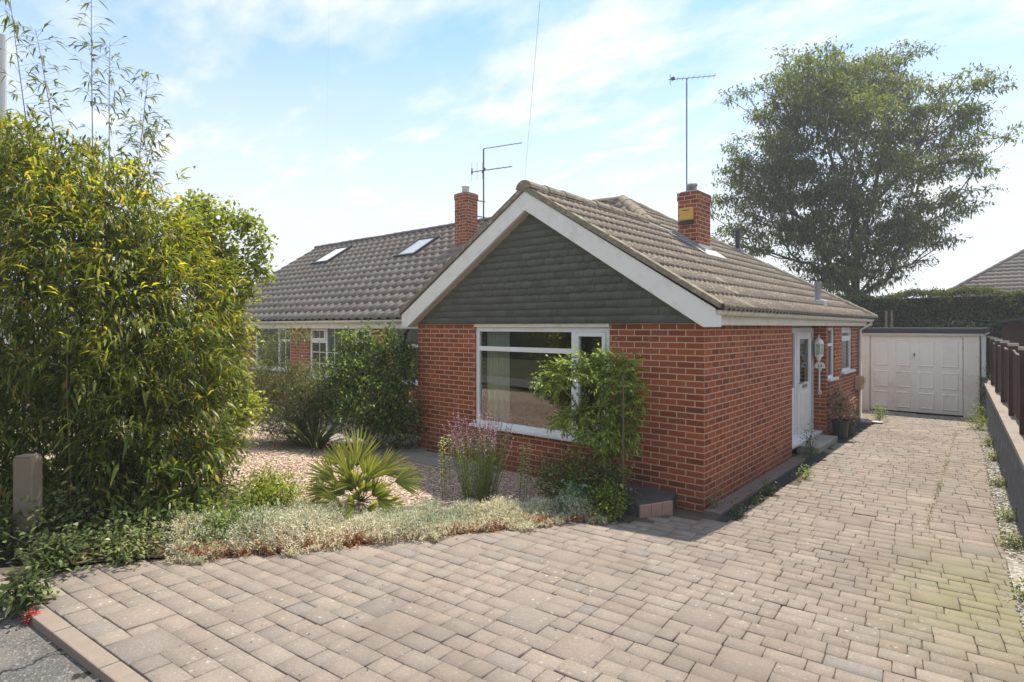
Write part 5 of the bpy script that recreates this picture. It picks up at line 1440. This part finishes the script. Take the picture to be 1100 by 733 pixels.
small('weed tumbling over the top end of the low wall', 2.2, 10.6, 1.3, 150, [(2, (.20, .27, .10)), (1, (.36, .38, .2))], r=.14)
for i, (x, y, h) in enumerate(((2.40, 6.9, .18), (2.47, 5.5, .12), (2.57, 3.6, .10), (2.66, 1.9, .11), (2.70, .9, .13), (2.80, -.6, .13))):
    o = small(['mossy weed on the white gravel furthest up', 'second weed from the garage along the white gravel', 'weed on the white gravel midway along the wall', 'weed on the pale gravel strip roughly level with the bungalow corner', 'green weed at the near part of the gravel strip', 'nearest yellowish weed on the gravel strip'][i], x, y, h, 60, [(2, (.20, .25, .07)), (1, (.34, .33, .12))], r=.07)
# weeds in the paving joint
cw_ = []
for (y, k) in ((7.9, 60), (6.4, 16), (4.8, 30), (3.0, 55), (2.6, 30), (2.0, 20), (1.3, 14)):
    for _ in range(k): cw_.append((1.86 + .02 * (8 - y) + random.gauss(0, .02), y + random.gauss(0, .16), random.uniform(0, .05 if y < 7 else .12)))
for _ in range(240): cw_.append((0, random.uniform(1.2, 8), .006))
cw_ = np.array(cw_); cw_[-240:, 0] = 1.86 + .02 * (8 - cw_[-240:, 1]) + RNG.normal(0, .008, 240)
n = len(cw_); tag(leaves('joint_weeds', cw_, RNG.normal(0, .7, (n, 3)) + np.array([0, 0, .6]), RNG.uniform(.015, .04, n), RNG.uniform(.006, .012, n), pick([(2, (.17, .18, .06)), (1, (.30, .22, .10)), (1, (.22, .27, .09))], n), M['leaf']), 'thin line of weeds in a paving joint up the right of the drive', 'weeds', kind='stuff')
# loose white stones on the strip
nst = 1700; ys = RNG.uniform(-1.5, 10.5, nst); xs = np.array([wall_x(y) for y in ys]) - RNG.uniform(.01, .17, nst); zs = np.array([gz(0, y) for y in ys]) + .010
oct_ = np.array([(1, 0, 0), (0, 1, 0), (-1, 0, 0), (0, -1, 0), (0, 0, 1), (0, 0, -1)], float); of = np.array([(0, 1, 4), (1, 2, 4), (2, 3, 4), (3, 0, 4), (1, 0, 5), (2, 1, 5), (3, 2, 5), (0, 3, 5)])
sc_ = RNG.uniform(.008, .022, (nst, 1, 3)) * np.array([1, 1, .65]); vv = oct_[None] * sc_ * RNG.uniform(.7, 1.3, (nst, 6, 1)) + np.stack([xs, ys, zs], 1)[:, None]
tag(arr_mesh('white_stones', vv.reshape(-1, 3), (np.arange(nst)[:, None, None] * 6 + of[None]).reshape(-1, 3), M['leaf_matte'], None, np.repeat(pick([(3, (.50, .48, .42)), (1.5, (.34, .31, .25)), (.6, (.62, .6, .55))], nst), 6, 0)), 'pale loose stones along the foot of the low wall', 'stones', kind='stuff')
# loose pebbles on the gravel bed
nst = 9000; xs = RNG.uniform(-8.0, -1.6, nst); ys = RNG.uniform(-4.3, -.8, nst); zs = np.array([gz(x, y) for x, y in zip(xs, ys)]) + .010
sc_ = RNG.uniform(.006, .017, (nst, 1, 3)) * np.array([1, 1, .7]); vv = oct_[None] * sc_ * RNG.uniform(.7, 1.3, (nst, 6, 1)) + np.stack([xs, ys, zs], 1)[:, None]
keep = xs < -1.9 - .0
okp = np.array([not in_poly(x, y, DRIVE) for x, y in zip(xs, ys)]); vv = vv[okp]; nst = len(vv)
tag(arr_mesh('pebbles', vv.reshape(-1, 3), (np.arange(nst)[:, None, None] * 6 + of[None]).reshape(-1, 3), M['leaf_matte'], None, np.repeat(pick([(3, (.56, .40, .31)), (2, (.42, .28, .21)), (2, (.66, .52, .42)), (1, (.30, .22, .18))], nst), 6, 0)), 'loose pinkish pebbles of the front garden gravel', 'pebbles', kind='stuff')
# twigs, leaves and grit scattered on the paving
nl = 520; xs = RNG.uniform(-2.2, 2.4, nl); ys = RNG.uniform(-5.3, 6, nl)
ok = np.array([in_poly(x, y, DRIVE) for x, y in zip(xs, ys)]); xs, ys = xs[ok], ys[ok]
P_ = np.stack([xs, ys, [gz(x, y) + .006 for x, y in zip(xs, ys)]], 1); n = len(P_)
D_ = RNG.normal(0, 1, (n, 3)) * np.array([1, 1, .1]); tag(leaves('leaf_litter', P_, D_, RNG.uniform(.006, .022, n), RNG.uniform(.004, .010, n), pick([(2, (.16, .11, .07)), (1, (.5, .46, .38)), (1, (.08, .07, .05))], n), M['leaf_matte'], droop=0.), 'tiny bits of leaf litter scattered over the paving', 'litter', kind='stuff')

# potted plants by the pier
def pot(x, y, r, h, label, grp=None):
    o = thing('plant_pot', label, 'plant pot', (x, y, 0), grp)
    MB().lathe([(r * .78, .0), (r * .95, h * .86), (r * 1.06, h * .87), (r * 1.08, h), (r * .95, h), (r * .93, h * .9)], (x, y, .01), 18).build('pot', M['black'], o, smooth=False)
    return o
o = pot(.20, 6.05, .155, .34, 'black plastic pot with a fading pinkish hydrangea beside the brick pier')
pc, uo = blob_points([(.22, 6.05, .62, .25, .25, .26), (.16, 6.0, .85, .14, .14, .18)], 170, .4, .25)
grow((.20, 6.05, .3), [tuple(p) for p in pc[:40]], .003).build('stems', M['stem'], o)
b_ = np.repeat(pc, 7, 0) + RNG.normal(0, .03, (len(pc) * 7, 3)); n = len(b_)
leaves('foliage', b_, RNG.normal(0, 1, b_.shape), RNG.uniform(.04, .07, n), RNG.uniform(.02, .035, n), pick([(3, (.46, .30, .22)), (2, (.36, .26, .14)), (1.4, (.20, .20, .08)), (1, (.56, .40, .32))], n), M['leaf_matte'], o)
o = pot(.26, 6.55, .10, .20, 'smaller dark pot just beyond the hydrangea pot by the side wall')
pc, uo = blob_points([(.28, 6.55, .33, .13, .13, .12)], 60, .4)
b_ = np.repeat(pc, 6, 0) + RNG.normal(0, .02, (len(pc) * 6, 3)); n = len(b_)
leaves('foliage', b_, RNG.normal(0, 1, b_.shape), RNG.uniform(.03, .05, n), RNG.uniform(.012, .02, n), pick([(2, (.2, .2, .08)), (1, (.5, .36, .28))], n), M['leaf_matte'], o)
o = thing('white_saucer', 'small white dish on the ground beside the downpipe foot', 'dish', (.45, YE - .45, 0))
MB().lathe([(.07, .0), (.11, .035), (.115, .035), (.10, .03)], (.45, YE - .45, .004), 16).build('dish', M['white'], o)

# big tree behind the garage
def big_tree():
    D = 26.
    tb = at(922, 345, D); base = (tb.x, tb.y, -.1)
    o = thing('tall_tree', 'tall spreading ash-like tree with airy crown behind the garage', 'tree', base)
    def tball(px, py, r, dd=0, rz_=None): p = at(px, py, D + dd); return (p.x, p.y, p.z, r, r, rz_ or r * .8)
    s_ = D / 625
    B = [tball(890, 98, 58 * s_, 0), tball(930, 95, 52 * s_, 1.5), tball(865, 120, 55 * s_, -1), tball(965, 118, 56 * s_, 0), tball(1010, 120, 42 * s_, -1), tball(845, 150, 44 * s_, 0), tball(905, 150, 70 * s_, -2), tball(985, 175, 66 * s_, 1), tball(1035, 180, 26 * s_, 0, 26 * s_ * .5),
         tball(830, 195, 50 * s_, 0), tball(880, 215, 62 * s_, 0), tball(800, 222, 30 * s_, 0), tball(950, 225, 60 * s_, -1), tball(1012, 225, 34 * s_, 0), tball(820, 250, 42 * s_, 1), tball(870, 268, 46 * s_, 0), tball(940, 268, 46 * s_, 0), tball(980, 262, 32 * s_, -1), tball(785, 185, 16 * s_, 0, .3), tball(900, 295, 40 * s_, 0), tball(1045, 100, 14 * s_, 0, .3), tball(940, 300, 30 * s_, 0), tball(1000, 275, 20 * s_, 0, .3), tball(790, 265, 24 * s_, 0)]
    c0, u0 = blob_points([(a, b, c + .35, d * .96, e * .96, f * .96) for a, b, c, d, e, f in B], 310, .45, .12)
    pc = np.repeat(c0, 5, 0) + RNG.normal(0, 1, (1550, 3)) * np.array([.6, .6, .24]); uo = np.repeat(u0, 5, 0)
    tr = [V(base) + V((0, 0, 1.8)), V(base) + V((-.15, 0, 3.4)), V(base) + V((-.1, .1, 4.8))]
    grow(base, [tuple(p) for p in pc], .014, .55, 2.35, wob=.09, trunk=[tuple(t_) for t_ in tr], rmax=.42).build('trunk', M['bark'], o)
    # second stems near the base
    per = 52
    b_ = np.repeat(pc, per, 0) + RNG.normal(0, 1, (len(pc) * per, 3)) * np.array([.24, .24, .10])
    # hang loose
    n = len(b_); dd = RNG.normal(0, 1, b_.shape) + np.array([0, 0, -.2]) + np.repeat(uo, per, 0) * .6
    leaves('crown', b_, dd, RNG.uniform(.13, .26, n), RNG.uniform(.045, .085, n), pick([(4, (.08, .11, .033)), (3, (.115, .145, .043)), (2, (.165, .19, .06)), (1, (.24, .25, .085))], n), M['leaf_far'], o, lance=True)
big_tree()

# hedge behind the garage
def hedge(name, label, x0, x1, y, th, h, n, pal, ln=.09, wobble=.16):
    o = thing(name, label, 'hedge', ((x0 + x1) / 2, y, 0))
    u = RNG.uniform(x0, x1, n); side = RNG.random(n)
    top = h + wobble * (np.sin(u * 1.3) * .5 + np.sin(u * 3.7 + 1) * .3 + np.sin(u * 9.1) * .15)
    z = RNG.uniform(.1, 1, n) * top; yy = y - th / 2 + RNG.normal(0, .09, n) + .06 * np.sin(u * 5 + z * 6)
    tp = side < .28; yy[tp] = RNG.uniform(y - th / 2, y + th / 2, tp.sum()); z[tp] = top[tp] + RNG.normal(0, .05, tp.sum())
    P = np.stack([u, yy, z], 1); d = RNG.normal(0, .7, P.shape) + np.array([0, -.3, .5])
    leaves('foliage', P, d, RNG.uniform(ln * .6, ln * 1.3, n), RNG.uniform(ln * .3, ln * .5, n), pick(pal, n, .25), M['leaf_far'], o, lance=False)
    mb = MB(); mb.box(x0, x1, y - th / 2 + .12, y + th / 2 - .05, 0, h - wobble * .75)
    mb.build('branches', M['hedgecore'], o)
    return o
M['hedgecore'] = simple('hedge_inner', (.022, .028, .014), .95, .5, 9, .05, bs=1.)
hedge('conifer_hedge', 'long dark clipped hedge behind the white garage', -6.0, 9.5, 17.2, 1.2, 3.2, 80000, [(4, (.045, .065, .025)), (3, (.07, .09, .03)), (1.5, (.13, .14, .05)), (1, (.16, .12, .06))])
shrub('dark_shrub', 'dark evergreen shrub below the hedge just above the garage roof', 'shrub', (2.0, 16.0, 0), [(1.6, 16.2, 1.7, 1.3, .5, .9), (3.2, 16.2, 1.5, 1.2, .5, .9), (.2, 16.2, 1.3, 1.2, .5, .8)], 900, 9, .1, .05, [(3, (.03, .055, .03)), (1, (.05, .08, .04))], 'leaf_far', spread=.1)
for k, (px, lab) in enumerate(((952, 'left of two thin grey stakes against the hedge above the garage'), (958, 'right of two thin grey stakes against the hedge above the garage'))):
    p = at(px, 340, 17.3); tag(MB().tube([(p.x, p.y, 0), (p.x, p.y, 2.62)], .03, 7).build('timber_stake', M['post']), lab, 'stake', 'stakes by the hedge')

# pale pole at the far left
p = at(2, 200, 9.5); tag(MB().tube([(p.x, p.y, 0), (p.x, p.y, 6.9)], [.075, .06], 12).build('pole', M['pole']), 'pale pole rising behind the bamboo at the far left edge', 'pole')

# planting across the road, seen only as reflections in the glass
hedge('street_hedge', 'tall green hedge across the road behind the viewer', -26, 8, -19, 1.6, 4.6, 26000, GREEN, ln=.22, wobble=.5)

# thin haze volume added to lift shadows and wash out distant things
m, nt, out = newmat('haze_air')
pv = nt.nodes.new('ShaderNodeVolumePrincipled'); pv.inputs['Color'].default_value = (.92, .95, 1, 1); pv.inputs['Density'].default_value = .0022; pv.inputs['Anisotropy'].default_value = .3
L(nt, pv.outputs[0], out.inputs['Volume'])
o = MB().box(-90, 90, -60, 90, -1.4, 24).build('haze', m); o['kind'] = 'stuff'; o['label'] = 'thin pale haze volume added to lift the shadows'
# ------------------------------------------------------------------ camera, light, world
cam = bpy.data.cameras.new('camera'); cam.sensor_width = 36; cam.lens = 625 / 1100 * 36; cam.clip_end = 2000; cam.clip_start = .05
cam.shift_y = -15.5 / 1100
co = bpy.data.objects.new('camera', cam); COL.objects.link(co); co.location = CAM
co.rotation_euler = FW.to_track_quat('-Z', 'Y').to_euler(); S.camera = co

EL, AZ = math.radians(66.5), math.radians(-5)         # azimuth from +Y, positive to +X
sd = V((math.sin(AZ) * math.cos(EL), math.cos(AZ) * math.cos(EL), math.sin(EL)))
sun = bpy.data.lights.new('sun', 'SUN'); sun.energy = 3.7; sun.angle = math.radians(.6); sun.color = (1, .92, .79)
so = bpy.data.objects.new('sun', sun); COL.objects.link(so); so.rotation_euler = sd.to_track_quat('Z', 'Y').to_euler(); so.location = (0, 0, 20)

w = bpy.data.worlds.new('World'); S.world = w; w.use_nodes = True; nt = w.node_tree; nt.nodes.clear()
out = nt.nodes.new('ShaderNodeOutputWorld'); bg = nt.nodes.new('ShaderNodeBackground'); bg.inputs[1].default_value = .15
sky = nt.nodes.new('ShaderNodeTexSky'); sky.sky_type = 'NISHITA'; sky.sun_disc = False; sky.sun_elevation = EL; sky.sun_rotation = AZ
sky.air_density = 1.0; sky.dust_density = .8; sky.ozone_density = 1.2
tc = nt.nodes.new('ShaderNodeTexCoord'); sp = nt.nodes.new('ShaderNodeSeparateXYZ'); L(nt, tc.outputs['Generated'], sp.inputs[0])
zc = N(nt, 'ShaderNodeMath', _operation='ADD'); L(nt, sp.outputs[2], zc.inputs[0]); zc.inputs[1].default_value = .16
mxz = N(nt, 'ShaderNodeMath', _operation='MAXIMUM'); L(nt, zc.outputs[0], mxz.inputs[0]); mxz.inputs[1].default_value = .05
dx = N(nt, 'ShaderNodeMath', _operation='DIVIDE'); L(nt, sp.outputs[0], dx.inputs[0]); L(nt, mxz.outputs[0], dx.inputs[1])
dy = N(nt, 'ShaderNodeMath', _operation='DIVIDE'); L(nt, sp.outputs[1], dy.inputs[0]); L(nt, mxz.outputs[0], dy.inputs[1])
cb = nt.nodes.new('ShaderNodeCombineXYZ'); L(nt, dx.outputs[0], cb.inputs[0]); L(nt, dy.outputs[0], cb.inputs[1])
mp = nt.nodes.new('ShaderNodeMapping'); mp.inputs['Location'].default_value = (3.1, 1.7, 0); mp.inputs['Rotation'].default_value = (0, 0, .9); mp.inputs['Scale'].default_value = (.8, 1.5, 1); L(nt, cb.outputs[0], mp.inputs[0])
n1 = noise(nt, mp.outputs[0], .9, 8, .55); n2 = noise(nt, mp.outputs[0], 3.2, 8, .6)
cover = ramp(nt, n1, [(.30, 0.), (.50, 1.)])
c2_ = ramp(nt, n2, [(.38, 0.), (.66, 1.)])
hz = ramp(nt, sp.outputs[2], [(.0, .97), (.18, .85), (.33, .42), (.46, .06), (1., .0)])
f1 = N(nt, 'ShaderNodeMath', _operation='MULTIPLY'); L(nt, cover, f1.inputs[0]); L(nt, ramp(nt, n2, [(.34, .12), (.62, 1.)]), f1.inputs[1])
f2 = N(nt, 'ShaderNodeMath', _operation='MAXIMUM'); L(nt, f1.outputs[0], f2.inputs[0]); L(nt, hz, f2.inputs[1]); f2.use_clamp = True
cloudc = mix(nt, n2, (3.7, 3.82, 3.9), (4.6, 4.65, 4.65))
m0 = mix(nt, .0, sky.outputs[0], (1, 1, 1))
skyb = mix(nt, 1., m0, (.62, .87, 1.05), 'MULTIPLY')
colr = mix(nt, f2.outputs[0], skyb, cloudc)
L(nt, colr, bg.inputs[0]); L(nt, bg.outputs[0], out.inputs[0])

S.view_settings.view_transform = 'Standard'; S.view_settings.look = 'None'; S.view_settings.exposure = .78; S.view_settings.gamma = 1
S.render.engine = 'CYCLES'
S.render.resolution_x = 1024; S.render.resolution_y = 682
S.cycles.max_bounces = 8; S.cycles.transparent_max_bounces = 12
